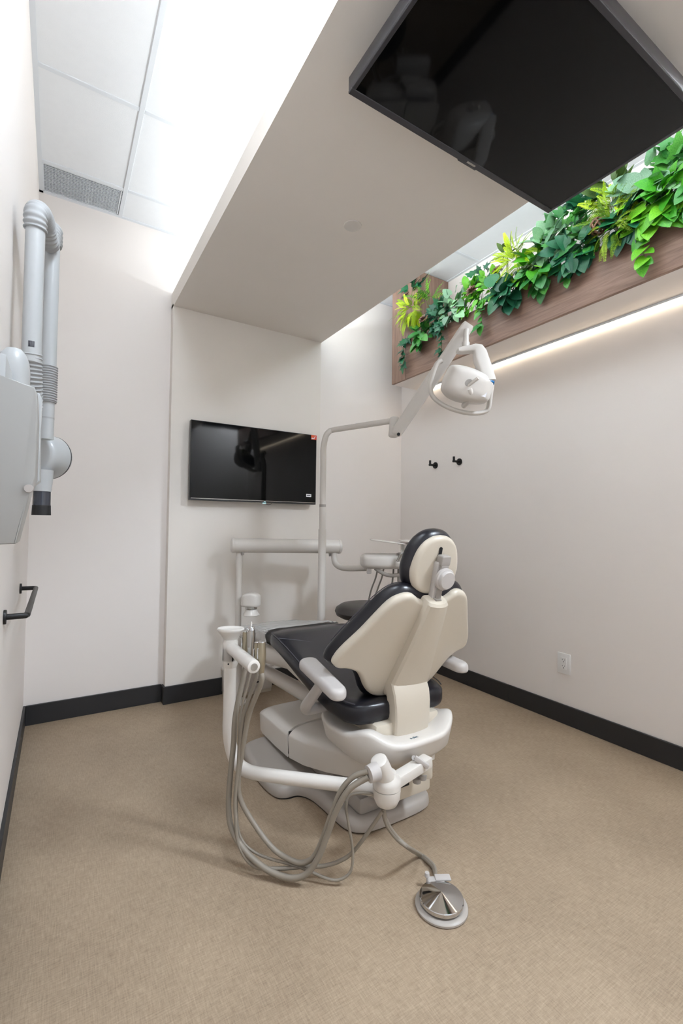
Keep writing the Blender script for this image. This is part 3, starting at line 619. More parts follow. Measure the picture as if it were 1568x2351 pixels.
ol = [(p.x, p.y) for p in spline([(-.205, .0, 0), (-.19, .09, 0), (-.1, .125, 0), (.05, .13, 0), (.2, .12, 0), (.235, .0, 0), (.2, -.11, 0), (.06, -.12, 0), (.01, -.09, 0), (-.1, -.1, 0), (-.185, -.075, 0)], 6, True)]
mk('delivery_head', outline_slab(ol, -.048, .036, D, .032, 6, .03), M['white'], dv, ang=60)
mk('control_panel', outline_slab(rrect(.17, .16, .03), 0, .012, lambda x, y, z: D(x+.1, y-.02, z+.034-.12*y), .004), M['lgrey'], dv)
mk('instrument_rest', outline_slab(rrect(.13, .05, .02), 0, .03, lambda x, y, z: D(x+.06, y-.12, z-.03), .008), M['white'], dv)
mk('handle', tube(spline([D(-.12, -.06, -.045), D(-.07, -.075, -.075), D(-.02, -.08, -.085), D(.03, -.075, -.075), D(.05, -.06, -.045)], 6), .012, 12), M['mgrey'], dv)
mk('clamp', obox(D(-.155, -.05, -.06), hr, hf, Z, (.03, .03, .04), .006, 2), M['lgrey'], dv)
mk('bracket', obox(D(.06, -.03, -.085), hr, hf, Z, (.09, .03, .09), .004, 1), M['mgrey'], dv)
mk('lower_control', obox(D(.08, -.05, -.165), hr, hf, Z, (.22, .12, .05), .015, 3), M['white'], dv)
mk('lower_control_rim', obox(D(.085, -.055, -.195), hr, hf, Z, (.19, .1, .014), .004, 1), M['lgrey'], dv)
mk('rail', join(*[tube([D(x, -.06, -.2), D(x, -.06, -.28)], .008, 12) for x in (.02, .045)]), M['chrome'], dv)
tp = at(925, 1243, 2.95); T2 = lambda x, y, z: tp+(hr*x+hf*y+Z*z)*1.06
mk('tray_post', tube([T2(.0, 0, -.01), T2(0, 0, -.1)], .0105, 14), M['white'], dv)
mk('tray_plate', obox(T2(.0, 0, -.012), hr, hf, Z, (.07, .07, .01), .003, 1), M['lgrey'], dv)
mk('tray', join(outline_slab(rrect(.2, .24, .03), 0, .007, lambda x, y, z: T2(x-.095, y, z+.004-.1*(x+.1)*(1 if x > -.03 else .3)), .003), outline_slab(rrect(.2, .24, .03), 0, .007, lambda x, y, z: T2(x+.085, y, z), .003)), M['white'], dv)
for px, q in ((868, 0), (882, 1)):
    hs_ = [at(px, 1298, 2.93), at(px-5, 1325, 2.95), at(px-15, 1352, 2.99), at(px-22-2*q, 1382, 3.02), at(px-24, 1412, 3.04), at(px-10, 1440, 3.04), at(px+15, 1436, 3.02), at(px+32, 1340, 2.98), at(px+36, 1298, 2.96)]
    hz = thing('handpiece', ['left of the two grey hand instruments hanging from the delivery head', 'right of the two grey hand instruments hanging from the delivery head'][q], 'handpiece', hs_[0], 'instruments on the delivery head')
    mk('hose', tube(spline(hs_, 6), .0055, 10), M['mgrey'], hz)
    mk('body', tube([at(px, 1298, 2.93), at(px+1, 1291, 2.93)], [.008, .007], 12), M['steel'], hz)
sy = thing('syringe', 'slim steel syringe tilted in the delivery head rest', 'syringe', at(918, 1283, 2.82))
mk('body', tube([at(912, 1289, 2.82), at(921, 1272, 2.82)], [.008, .011], 14), M['steel'], sy)
mk('tip', tube([at(921, 1272, 2.82), at(923, 1262, 2.82)], [.004, .002], 10), M['chrome'], sy)
# cup filler bracket on the post
qc = at(577, 1380, 2.93)
Q = lambda x, y, z: qc+hr*x+hf*y+Z*z
mk('cup_filler', outline_slab([(p.x, p.y) for p in spline([(-.058, -.03, 0), (-.058, .04, 0), (.0, .05, 0), (.05, .035, 0), (.056, 0, 0), (.04, -.035, 0), (0, -.045, 0)], 5, True)], -.034, .034, lambda x, y, z: Q(x, y, z+(.02*(1-(x/.06)**2) if z > 0 else 0)), .014, 4), M['white'], dv, ang=60)
mk('cup_filler_ring', lathe([(.036, -.034), (.038, -.042), (.036, -.05), (.03, -.054)], qc, Z, 28), M['steel'], dv)
mk('cup_filler_skirt', lathe([(.034, -.052), (.042, -.07), (.054, -.086), (.05, -.09), (0, -.09)], qc, Z, 28), M['white'], dv)

# ================================================================== dental light
lp = at(739, 1300, 2.9); zl1 = vz(741, 1030, lp)
dl = thing('dental_light', 'white operatory light on a tall bent post and swing arm', 'dental light', (lp.x, lp.y, 0))
mk('post', join(tube([(lp.x, lp.y, 0), (lp.x, lp.y, vz(739, 1215, lp))], .0245, 24), lathe([(.08, 0), (.08, .01), (.04, .02)], (lp.x, lp.y, 0))), M['white'], dl)
mk('post_sleeve', tube([(lp.x, lp.y, vz(739, 1216, lp)), (lp.x, lp.y, vz(739, 1163, lp))], .0205, 24), M['white'], dl)
mk('post_ring', tube([(lp.x, lp.y, vz(739, 1164, lp)), (lp.x, lp.y, vz(739, 1158, lp))], .0208, 24), M['mgrey'], dl)
e0, e1 = at(766, 987, 2.88), at(888, 968, 2.62)
mk('arm', tube(spline([V3((lp.x, lp.y, vz(739, 1160, lp))), V3((lp.x, lp.y, vz(740, 1060, lp))), V3((lp.x, lp.y, zl1)), at(748, 1002, 2.895), at(756, 991, 2.885), e0, e0.lerp(e1, .5), e1, at(900, 966, 2.6)], 8), [.0195, .0195, .0195, .018, .0175, .017, .017, .017, .017], 20), M['white'], dl)
jb = at(905, 980, 2.57)
mk('joint', join(tube([at(906, 962, 2.58), at(903, 1000, 2.57)], .028, 20, rnd=.5), tube([at(903, 982, 2.57), at(916, 990, 2.54)], .024, 16)), M['white'], dl)
mk('joint_end', lathe([(0, .002), (.009, .002), (.009, -.004)], at(915, 997, 2.525), -CF, 20), M['slot'], dl)
f0, f1 = at(914, 988, 2.55), at(1066, 760, 2.28)
dd = (f1-f0).normalized(); sd = dd.cross(CF).normalized(); nd = sd.cross(dd)
def oval(p, a, b, n=20, e=3.2): return [p+sd*a*math.copysign(abs(math.cos(2*math.pi*k/n))**(2/e), math.cos(2*math.pi*k/n))+nd*b*math.copysign(abs(math.sin(2*math.pi*k/n))**(2/e), math.sin(2*math.pi*k/n)) for k in range(n)]
L_ = (f1-f0).length
fl = mk('spring_arm', loft([oval(f0-dd*.03, .020, .02), oval(f0-dd*.02, .028, .028), oval(f0, .032, .03), oval(f0+dd*L_*.5, .034, .03), oval(f1, .031, .029), oval(f1+dd*.025, .03, .028), oval(f1+dd*.04, .024, .022)]), M['white'], dl, ang=50)
mk('screw', lathe([(0, .002), (.004, .002), (.004, -.002)], f1-dd*.02+nd*0-CF*.0265-sd*.01, -CF, 12), M['slot'], fl)
mk('print', join(*[obox(f0.lerp(f1, .18+.018*k)-CF*.0285-sd*.012, dd, sd, -CF, (.009, .005 if k % 2 else .008, .0006)) for k in range(5)]), M['ink'], fl, smooth=False)
s0, s1 = at(1071, 757, 2.24), at(1069, 806, 2.22)
mk('yoke_stem', join(tube([s0, s1], .0135, 18), tube([s0.lerp(s1, .62), s1], .0185, 18)), M['white'], dl)
yk = [at(1050, 806, 2.2), at(1060, 805, 2.2), at(1082, 802, 2.19), at(1090, 801.5, 2.185), at(1097, 804, 2.18), at(1101, 812, 2.175), at(1104, 824, 2.165), at(1113, 850, 2.14), at(1121, 877, 2.115), at(1122, 880, 2.112)]
wd = [.008, .014, .016, .02, .026, .031, .033, .033, .0325, .03]
rings = []
for p, (tt, _, _2), a in zip(yk, frames(yk), wd):
    u_ = tt.cross(CF).normalized(); w_ = u_.cross(tt); b = .027
    rings.append([p+u_*a*math.copysign(abs(math.cos(2*math.pi*j/24))**.45, math.cos(2*math.pi*j/24))+w_*b*math.copysign(abs(math.sin(2*math.pi*j/24))**.45, math.sin(2*math.pi*j/24)) for j in range(24)])
mk('yoke', loft(rings), M['white'], dl, ang=40)
be = yk[-1]; bd = (yk[-1]-yk[-3]).normalized()
mk('yoke_cap', lathe([(.0, .004), (.024, .004), (.026, 0), (.026, -.004)], be+bd*.002, bd, 28, 1, .85, CR), M['blue'], dl)
# lamp head: rounded housing, back towards the room, with a wrap-round handle
lc = at(1070, 888, 2.16); ra = R_(15)
lx = (CR*math.cos(ra)-CU*math.sin(ra)).normalized(); ln = (-CF*.93-CU*.16-CR*.18); ln = (ln-lx*ln.dot(lx)).normalized(); ly = ln.cross(lx).normalized()
HL = lambda x, y, z: lc+lx*x+ly*y+ln*z
hol = [(p.x, p.y) for p in spline([(-.122, .035, 0), (-.105, .078, 0), (-.03, .088, 0), (.06, .078, 0), (.118, .058, 0), (.128, .0, 0), (.118, -.06, 0), (.03, -.085, 0), (-.06, -.085, 0), (-.118, -.055, 0), (-.128, -.01, 0)], 6, True)]
hol = [(x*.9+.006, y*.92+.008) for x, y in hol]
def taper(k0, z0, k1, z1, k2, z2):
    return [[HL(x*k, y*k, z) for x, y in hol] for k, z in ((.90, -.055), (1.0, -.05), (1.02, -.035), (1.0, -.02), (.985, .0), (.95, .028), (.88, .048), (.76, .062), (.55, .07), (.2, .073))]
lh = mk('lamp_head', loft(taper(0, 0, 0, 0, 0, 0)), M['white'], dl, ang=45)
mk('lens', outline_slab([(x*.88, y*.88) for x, y in hol], -.058, -.054, HL), M['screen'], lh)
mk('pin_recess', lathe([(0, .001), (.018, .001), (.019, -.01)], HL(-.008, .012, .0725), ln, 24, 1, .8), M['mgrey'], lh)
mk('pivot_pin', tube([HL(-.006, .0, .07), at(1098, 868, 2.06)], .0075, 14), M['white'], dl)
mk('pivot_block', tube(spline([HL(.006, -.012, .066), HL(.018, -.03, .06), HL(.024, -.06, .03), HL(.02, -.085, -.02)], 5), .013, 14), M['white'], lh)
lab = mk('label', obox(HL(.062, .004, .0615), lx, (ly-ln*.18).normalized(), (ln+ly*.18+lx*.22).normalized(), (.05, .07, .0012)), M['paper'], lh, smooth=False)
pr = []
rnd = random.Random(2)
for r_ in range(6):
    for c_ in range(3):
        if rnd.random() < .75: pr.append(obox(HL(.046+.014*c_+rnd.uniform(-.002, .002), .03-.0105*r_, .0635-.003*c_), lx, ly, ln, (rnd.uniform(.005, .011), .003, .003)))
mk('print', join(*pr), M['ink'], lab, smooth=False)
hp = [HL(-.14, .09, -.04), HL(-.158, .07, -.04), HL(-.162, .02, -.045), HL(-.158, -.03, -.05), HL(-.13, -.078, -.055), HL(-.06, -.106, -.055), HL(.03, -.112, -.055), HL(.1, -.1, -.055), HL(.138, -.078, -.052), HL(.142, -.05, -.05), HL(.132, .0, -.05), HL(.122, .05, -.045)]
hp = spline(hp, 6); ff = frames(hp); rings = []
for p, (tt, _, _2) in zip(hp, ff):
    u_ = tt.cross(ln).normalized(); w_ = u_.cross(tt)
    rings.append([p+u_*.011*math.cos(2*math.pi*j/14)+w_*.022*math.sin(2*math.pi*j/14) for j in range(14)])
mk('handle', loft(rings), M['white'], lh, ang=60)

# ================================================================== assistant's arm
pv = at(888, 1800, 1.50)
aa = thing('assistant_arm', 'white assistant arm curving from behind the chair to the instrument holder', 'instrument arm', (pv.x, pv.y, 0))
zv = vz(888, 1800, pv)
mk('pivot', lathe([(.0, -.062), (.018, -.06), (.034, -.05), (.043, -.03), (.0455, -.005), (.0455, .002)], (pv.x, pv.y, zv-.012), n=36), M['white'], aa)
mk('pivot_upper', lathe([(.0455, -.008), (.0458, .008), (.044, .02), (.034, .03), (.03, .04)], (pv.x, pv.y, zv), n=36), M['white'], aa)
ua = at(890, 1795, 1.50); ub = at(872, 1752, 1.475)
mk('hose_tower', tube([ua, ua.lerp(ub, .55), ub], [.034, .030, .0285], 28), M['white'], aa)
mk('hose_tower_cap', tube([ub, ub+(ub-ua).normalized()*.012], [.0285, .027], 28, rnd=.15), M['white'], aa)
mk('hose_clamp', tube([at(866, 1770, 1.465), at(846, 1778, 1.45)], [.03, .026], 16), M['lgrey'], aa)
p0 = at(908, 1792, 1.52); p1 = at(975, 1750, 1.62)
dr = (p1-p0).normalized(); du = (Z-dr*Z.dot(dr)).normalized(); dn = dr.cross(du)
mk('mount_bar', obox((p0+p1)/2, dr, dn, du, ((p1-p0).length+.04, .042, .036), .005, 2), M['white'], aa)
mk('mount_block', obox(at(975, 1765, 1.66), hr, hf, Z, (.05, .05, .055), .01, 2), M['cream'], aa)
mk('mount_foot', join(*[lathe([(0, -.02), (.014, -.016), (.016, 0)], at(px, py, 1.64), Z, 18) for px, py in ((957, 1786), (970, 1778))]), M['mgrey'], aa)
ps = at(527, 1600, 1.68)
zbar = vz(575, 1770, at(575, 1770, 1.64))
tb = spline([V3((ps.x, ps.y, vz(526, 1505, ps))), V3((ps.x, ps.y, vz(526, 1560, ps))), V3((ps.x, ps.y, vz(526, 1620, ps))), V3((ps.x, ps.y, vz(528, 1680, ps))), at(532, 1722, 1.675), at(545, 1752, 1.66), at(572, 1771, 1.645), at(620, 1780, 1.62), at(720, 1793, 1.58), at(800, 1803, 1.55), at(870, 1812, 1.52)], 7)
mk('arm_tube', tube(tb, .0225, 24), M['white'], aa)
zc1 = vz(527, 1512, ps)
mk('post_collar', lathe([(.0235, -.03), (.028, -.02), (.028, .04), (.026, .044)], (ps.x, ps.y, zc1), n=28), M['white'], aa)
mk('post_screw', lathe([(0, .001), (.003, .001), (.003, -.002)], V3((ps.x, ps.y, zc1-.012))-hf*.0275, -hf, 10), M['slot'], aa)
hb0, hb1 = V3((ps.x, ps.y, vz(527, 1486, ps))), None
hb1 = atz(583, 1531, hb0.z)
hbd = (hb1-hb0).normalized()
mk('holder_head', lathe([(.028, -.045), (.028, .02), (.026, .03)], hb0, n=28), M['white'], aa)
mk('holder_bar', tube([hb0, hb1-hbd*.006], .0215, 28), M['white'], aa)
mk('holder_bar_end', tube([hb1-hbd*.006, hb1], [.0215, .0205], 28, rnd=.15), M['white'], aa)
mk('holder_screw', lathe([(0, .005), (.011, .005), (.012, .0)], hb1, hbd, 20), M['steel'], aa)
tcx = V3((ps.x, ps.y, vz(527, 1458, ps)))
mk('tray_cup', lathe([(.026, -.03), (.028, -.012), (.036, .002), (.047, .014), (.05, .021), (.048, .026), (.043, .026), (.035, .022), (0, .02)], tcx, Z, 36, 1.0, .72, hr), M['white'], aa)
bs = hbd.cross(Z).normalized()
INS = [('suction_handpiece', 'beige suction handpiece with a lever, first by the post of the holder', .30, 0), ('air_water_syringe', 'grey steel air water syringe with two buttons in the holder', .52, 1), ('saliva_ejector', 'slim beige saliva ejector in the holder between syringe and end valve', .74, 2), ('suction_valve', 'wide beige suction valve at the free end of the holder', .93, 0)]
HOSES = [
 [(548, 1560, 1.58), (541, 1640, 1.585), (536, 1710, 1.585), (527, 1800, 1.58), (525, 1865, 1.57), (534, 1908, 1.555), (560, 1950, 1.53), (600, 1988, 1.50), (640, 2009, 1.483), (676, 2016, 1.468), (706, 2004, 1.462), (731, 1968, 1.46), (751, 1918, 1.46), (772, 1862, 1.455), (802, 1812, 1.45), (846, 1784, 1.45)],
 [(561, 1560, 1.56), (552, 1640, 1.57), (548, 1720, 1.575), (543, 1830, 1.57), (546, 1897, 1.56), (556, 1929, 1.55), (575, 1950, 1.54), (609, 1968, 1.525), (670, 1985, 1.502), (706, 1998, 1.49), (742, 2014, 1.478), (771, 2021, 1.470), (796, 2011, 1.47), (808, 1990, 1.475), (809, 1946, 1.48), (799, 1885, 1.48), (795, 1850, 1.485), (806, 1825, 1.5), (850, 1822, 1.5), (878, 1840, 1.49)],
 [(573, 1560, 1.535), (560, 1640, 1.55), (550, 1730, 1.56), (540, 1830, 1.555), (541, 1876, 1.55), (545, 1924, 1.54), (557, 1958, 1.525), (574, 1981, 1.515), (598, 1993, 1.502), (645, 1994, 1.502), (694, 1990, 1.50), (742, 1988, 1.50), (779, 1977, 1.50), (808, 1958, 1.50), (840, 1918, 1.49), (878, 1862, 1.48)],
 [(581, 1562, 1.52), (572, 1640, 1.54), (557, 1720, 1.56), (547, 1790, 1.57), (553, 1838, 1.57), (589, 1900, 1.55), (629, 1950, 1.52), (667, 1974, 1.50), (695, 1981, 1.49), (721, 1966, 1.48), (741, 1924, 1.475), (761, 1868, 1.47), (783, 1815, 1.465), (812, 1783, 1.46), (846, 1771, 1.455)]]
HR = [.0095, .0045, .0062, .0088]
for (nm, lb, s_, kd), hz, r_ in zip(INS, HOSES, HR):
    c = hb0+hbd*(s_*(hb1-hb0).length)
    t = thing(nm, lb, 'dental instrument', c, 'instruments in the assistant holder')
    side = bs if bs.dot(CF) > 0 else -bs
    c = c+side*.032
    if kd == 0:
        mk('body', tube([c-Z*.03, c+Z*.0, c+Z*.03, c+Z*.055, c+Z*.07], [.009, .0125, .014, .0125, .0115], 20), M['champ'], t)
        mk('mouth', tube([c+Z*.07, c+Z*.074], [.0118, .0105], 20), M['chrome'], t)
        mk('lever', obox(c+Z*.035-side*.014, hbd, side, Z, (.007, .004, .035), .0015, 1), M['chrome'], t)
    elif kd == 1:
        mk('body', tube([c-Z*.03, c+Z*.02, c+Z*.075, c+Z*.092], [.010, .0125, .0145, .0125], 20), M['steel'], t)
        mk('head', tube([c+Z*.088, c+Z*.098], [.014, .011], 20, rnd=.4), M['chrome'], t)
        for q in (-1, 1): mk('button', lathe([(0, .004), (.004, .003), (.0048, 0)], c+Z*.09-side*.012+hbd*q*.006, -side, 14), M['chrome'], t)
        mk('nozzle', tube([c+Z*.098, c+Z*.116], [.004, .0016], 12), M['white'], t)
    else:
        mk('body', tube([c-Z*.03, c+Z*.0, c+Z*.04, c+Z*.058], [.006, .008, .0085, .008], 18), M['champ'], t)
        mk('mouth', tube([c+Z*.058, c+Z*.061], [.0086, .0075], 18), M['chrome'], t)
        mk('lever', obox(c+Z*.025-side*.009, hbd, side, Z, (.005, .004, .026), .001, 1), M['chrome'], t)
    pts = [c-Z*.028, c-Z*.06]+[at(*p) for p in hz[1:]]
    for p in pts: p.z = max(p.z, r_+.001)
    sp = spline(pts, 9)
    if nm == 'suction_valve':
        q = []
        for u, v in zip(sp, sp[1:]): q += [u, u.lerp(v, .5)]
        sp = q; rr = [r_*(1.0 if i % 2 else .95) for i in range(len(sp))]
    else: rr = [r_]*len(sp)
    mk('hose', tube(sp, rr, 12), M['hose'], t)

# ================================================================== foot control
fc = V3((1.022, 1.048, 0))
ft = thing('foot_control', 'round chrome-topped foot control disc on the floor', 'foot pedal', fc)
mk('base_disc', lathe([(.0, 0), (.074, 0), (.079, .003), (.079, .008), (.075, .012), (.062, .014), (0, .014)], fc, n=56), M['base_grey'], ft)
mk('body', lathe([(.056, .010), (.058, .02), (.05, .022)], fc, n=48), M['mgrey'], ft)
mk('chrome_disc', lathe([(.05, .017), (.065, .018), (.0665, .020), (.0665, .030), (.065, .032), (.0, .046)], fc, n=64), M['chrome'], ft, ang=12)
fd = (at(995, 1985, 1.5)-fc); fd.z = 0; fd.normalize(); fs = fd.cross(Z)
mk('hose_block', obox(fc+fd*.066+Z*.02, fd, fs, Z, (.035, .06, .028), .009, 3), M['lgrey'], ft)
mk('cover_flap', obox(fc+fd*.07+fs*.022+Z*.035, fd, fs, Z, (.026, .05, .006), .0025, 2), M['lgrey'], ft)
mk('cap', lathe([(.0, .012), (.007, .011), (.0085, .0)], fc+fd*.08-fs*.026+Z*.033, Z, 18), M['lgrey'], ft)
for q in (0, 1):
    hz = [at(880+2*q, 1856, 1.49), at(883+3*q, 1878, 1.49), at(893+4*q, 1902, 1.492), at(912+4*q, 1926, 1.492), at(938+3*q, 1947, 1.49)]+[atz(px, py, .011+.004*q) for px, py in ((963+2*q, 1963-2*q), (984+2*q, 1979-3*q), (996+2*q, 1994-2*q))]+[fc+fd*(.082)+Z*.02+fs*(.003)]
    for p in hz: p.z = max(p.z, .009)
    mk('hose', tube(spline(hz, 8), .0068 if q == 0 else .0055, 12), M['hose'], ft)

# ================================================================== stool
sc = V3((1.60, 2.27, 0))
sl = thing('stool', 'dark upholstered rolling stool half hidden behind the backrest', 'stool', sc)
mk('seat', lathe([(0, .69), (.1, .69), (.165, .682), (.192, .664), (.2, .644), (.19, .622), (.165, .608), (.1, .602), (0, .6)], sc, n=48), M['stool'], sl)
mk('seat_plate', lathe([(.09, .577), (.1, .587), (.1, .602)], sc, n=28), M['white'], sl)
mk('gas_column', lathe([(.025, .08), (.025, .36), (.016, .37), (.016, .58)], sc, n=20), M['chrome'], sl)
mk('lever', tube([sc+V3((-.02, 0, .582)), sc+V3((-.16, -.03, .577))], .006, 10), M['white'], sl)
for k in range(5):
    a = 2*math.pi*k/5+.3; d = V3((math.cos(a), math.sin(a), 0)); e = V3((-d.y, d.x, 0))
    lg = mk('leg', tube([sc+d*.02+Z*.095, sc+d*.21+Z*.07], [.02, .014], 10), M['steel'], sl)
    mk('caster', join(lathe([(.0, -.008), (.024, -.008), (.024, .008), (0, .008)], sc+d*.215+Z*.024, e, 20), tube([sc+d*.21+Z*.04, sc+d*.21+Z*.075], .006, 8)), M['rubber'], lg)
# ================================================================== floor junction box
bx0 = atz(507, 1591, 0); t = thing('junction_box', 'low white utility box on the floor against the column', 'utility box', (1.12, 3.04, 0))
mk('body', box((.975, 2.99, .02), (1.30, YC-BT-.001, .175), .006, 2), M['white'], t)
mk('lid', box((.967, 2.982, .17), (1.308, YC-BT-.001, .186), .004, 2), M['white'], t)
mk('plinth', box((.98, 2.995, 0), (1.295, YC-BT-.002, .022)), M['cream'], t)
mk('latch', box((1.16, 2.986, .075), (1.20, 2.991, .084)), M['slot'], t)

# ================================================================== planting
RNG = random.Random(11)
def leaf_mesh(kind):
    if kind == 'heart': out = [(0, .0), (.16, -.10), (.34, -.09), (.45, .08), (.45, .30), (.35, .58), (.18, .84), (0, 1.0)]
    elif kind == 'ivy': out = [(0, .0), (.18, -.12), (.44, -.02), (.30, .22), (.46, .5), (.22, .52), (.12, .78), (0, 1.0)]
    elif kind == 'long': out = [(0, .0), (.08, .06), (.17, .22), (.21, .42), (.19, .62), (.12, .82), (.05, .94), (0, 1.0)]
    else: out = [(0, 0), (.12, .02), (.26, .14), (.34, .34), (.34, .56), (.24, .78), (.1, .93), (0, 1.0)]
    v, f = [], []
    cup, bend = .22, .3
    n = len(out)
    def pos(x, y): return (x, y, cup*abs(x)-bend*y*y*.5)
    for x, y in out: v.append(pos(0, max(0, y)))
    for s in (1, -1):
        o = len(v)
        for x, y in out: v.append(pos(s*x, y))
        for i in range(n-1): f.append((i, i+1, o+i+1, o+i) if s < 0 else (i, o+i, o+i+1, i+1))
    v.append((0, -.22, -.06)); v.append((.02, 0, 0)); v.append((-.02, 0, 0)); k = len(v); f.append((k-3, k-2, k-1))
    return v, f
def frond_mesh(pairs=13, wid=.27, droop=.42, fine=1):
    v, f = [], []
    def sp(y): return V3((0, y, .16*y-droop*y*y))
    for i in range(pairs):
        y = .08+.9*i/(pairs-1); c = sp(y); l = wid*(1-.82*(i/pairs)**1.3)*min(1, .55+i*.15)
        for s in (1, -1):
            d = V3((s*.85, .5, -.12)).normalized(); e = V3((-.5*s, .86, 0)).normalized()
            w = (.036 if fine else .05)*(.5+l/wid*.5)
            b = len(v); v += [tuple(c), tuple(c+d*l*.4+e*w), tuple(c+d*l), tuple(c+d*l*.45-e*w)]; f.append((b, b+1, b+2, b+3))
            if fine:
                for q in (.3, .6):
                    for g in (1, -1):
                        m_ = c+d*l*q; u = e*g*.034*(1.3-q); b = len(v)
                        v += [tuple(m_), tuple(m_+u*.7+d*.004), tuple(m_+u*1.5+d*.026+Z*.008), tuple(m_+d*.03+u*.2)]; f.append((b, b+1, b+2, b+3))
    b = len(v)
    for i in range(7): c = sp(i/6); v += [tuple(c+V3((-.007, 0, 0))), tuple(c+V3((.007, 0, 0)))]
    for i in range(6): f.append((b+2*i, b+2*i+1, b+2*i+3, b+2*i+2))
    return v, f
MESH = {}
def leafdata(kind, mk_):
    if (kind, mk_) not in MESH:
        v, f = frond_mesh() if kind == 'fern' else (frond_mesh(8, .26, .3, 0) if kind == 'pinnate' else leaf_mesh(kind))
        me = bpy.data.meshes.new('leaf_'+kind); me.from_pydata(v, [], f); me.update()
        for p in me.polygons: p.use_smooth = kind not in ('fern', 'pinnate')
        me.materials.append(LEAF[mk_]); MESH[kind, mk_] = me
    return MESH[kind, mk_]
def add_leaf(par, name, kind, m_, pos, dirv, up, size):
    y = V3(dirv).normalized(); z = V3(up); z = (z-y*z.dot(y)); z = z.normalized() if z.length > 1e-5 else y.orthogonal().normalized(); x = y.cross(z)
    o = bpy.data.objects.new(name, leafdata(kind, m_)); COL.objects.link(o); o.parent = par
    o.matrix_local = Matrix.Translation(V3(pos)-par.location) @ Matrix((x, y, z)).transposed().to_4x4() @ Matrix.Scale(size, 4)
    return o
OUT = V3((-1, 0, 0))
def clump(name, label, y, x, z, kind, m_, n, size, el, rad, lname='leaf', group=None):
    """leaves radiate from the crown, most of them facing out and up, the low ones drooping over the rim"""
    t = thing(name, label, 'plant', (x, y, z), group)
    tall = kind in ('fern', 'pinnate')
    for i in range(n):
        e = R_(RNG.uniform(*el)); sd_ = RNG.choice((-1, 1)); q = math.sqrt(RNG.random())
        dy, dz = math.cos(e)*sd_*RNG.uniform(.35, 1.0), math.sin(e)
        rr = rad*(q*1.0 if tall else q*1.15)
        p = V3((x-RNG.uniform(-.035, .045), y+dy*rr*1.25, z+dz*rr))
        if p.x > PX-.012 and p.z < PTOP+.008: p.x = PX-RNG.uniform(.014, .045)
        p.x = min(p.x, PX+.2); p.z = max(p.z, PTOP-.12)
        s = size*RNG.uniform(.75, 1.2)
        d = V3((-RNG.uniform(.05, .75), dy+RNG.uniform(-.35, .35), dz*.8+(RNG.uniform(-.55, .3)-.1 if not tall else RNG.uniform(-.8, .3)))).normalized()
        up = OUT*RNG.uniform(.6, 1.2)+Z*RNG.uniform(.25, .9)+Y*RNG.uniform(-.5, .5)
        add_leaf(t, lname, kind, m_, p, d, up, s)
    mk('stem', join(*[tube(spline([V3((PX+.05, y, PTOP-.06)), V3((PX+.03, y+RNG.uniform(-.03, .03), max(z, PTOP)+.01)), V3((x, y+RNG.uniform(-.06, .06), max(z, PTOP+.012)+RNG.uniform(0, .04)))], 4), .002, 6) for _ in range(3)]), LEAF['stem'], t)
    return t
def vine(name, label, y, length, kind, m_, size, dy=0, n=None):
    """leafy strand spilling over the rim and hanging down the front board"""
    t = thing(name, label, 'plant', (PX+.03, y, PTOP+.02))
    pts = spline([V3((PX+.06, y, PTOP-.02)), V3((PX+.01, y, PTOP+.035)), V3((PX-.035, y+dy*.3, PTOP+.005)), V3((PX-.034, y+dy*.6, PTOP-length*.5)), V3((PX-.032, y+dy, PTOP-length))], 6)
    mk('stem', tube(pts, .0022, 6), LEAF['stem'], t)
    n = n or int(length/.02)+4
    for i in range(n):
        k = min(len(pts)-1, int(len(pts)*(.3+.7*i/n))); p = pts[k]
        s = -1 if i % 2 else 1
        d = V3((-RNG.uniform(.1, .8), s*RNG.uniform(.2, .9), -RNG.uniform(.2, .9))); add_leaf(t, 'leaf', kind, m_, p+V3((-.004, RNG.uniform(-.012, .012), RNG.uniform(-.01, .01))), d, V3((-1, RNG.uniform(-.5, .5), RNG.uniform(.1, .7))), size*RNG.uniform(.55, 1.15))
    add_leaf(t, 'leaf', kind, m_, pts[-1], V3((-.25, 0, -1)), V3((-1, 0, .1)), size)
    return t
def rosette(label, y, x, z, r, m_):
    t = thing('succulent', label, 'plant', (x, y, z)); k = 0
    for ring, (n, e, s) in enumerate(((9, 8, 1), (8, 35, .85), (6, 60, .65))):
        for i in range(n):
            a = 2*math.pi*i/n+ring*.4; fw = (OUT*.8+Z*.6).normalized(); sx = Y; sy = fw.cross(sx)
            d = (sx*math.cos(a)+sy*math.sin(a))*math.cos(R_(e))+fw*math.sin(R_(e))
            add_leaf(t, 'leaf', 'oval', m_, V3((x, y, z))+d*.004, d, fw, r*s)
    return t
def at_rim(px, py, dx=0): return atx(px, py, PX+dx)
P_ = lambda px, py, dx=-.02: at_rim(px, py, dx)
def cl(name, label, px, py, kind, m_, n, size, el=(-35, 75), rad=.07, dx=.0, lname='leaf'):
    p = atx(px, py, PX+dx); return clump(name, label, p.y, PX+dx, max(p.z, PTOP+.0 if dx > -.02 else p.z), kind, m_, n, size, el, rad, lname)
cl('fern', 'lime fern spilling out at the far end of the planter', 945, 712, 'fern', 'lime', 84, .09, (-88, 60), .095, -.03, 'frond')
cl('philodendron', 'blue-green lobed plant at the top far end of the planter', 950, 668, 'ivy', 'dark', 23, .085, (0, 85), .09, .02)
cl('pinnate_fern', 'mid-green feathery plant beside the wooden end board', 985, 690, 'pinnate', 'bright', 14, .14, (15, 85), .05, .03, 'frond')
cl('ivy', 'pale green ivy low at the far end beside the lime fern', 968, 770, 'heart', 'mid', 37, .06, (-80, 60), .075, -.03)
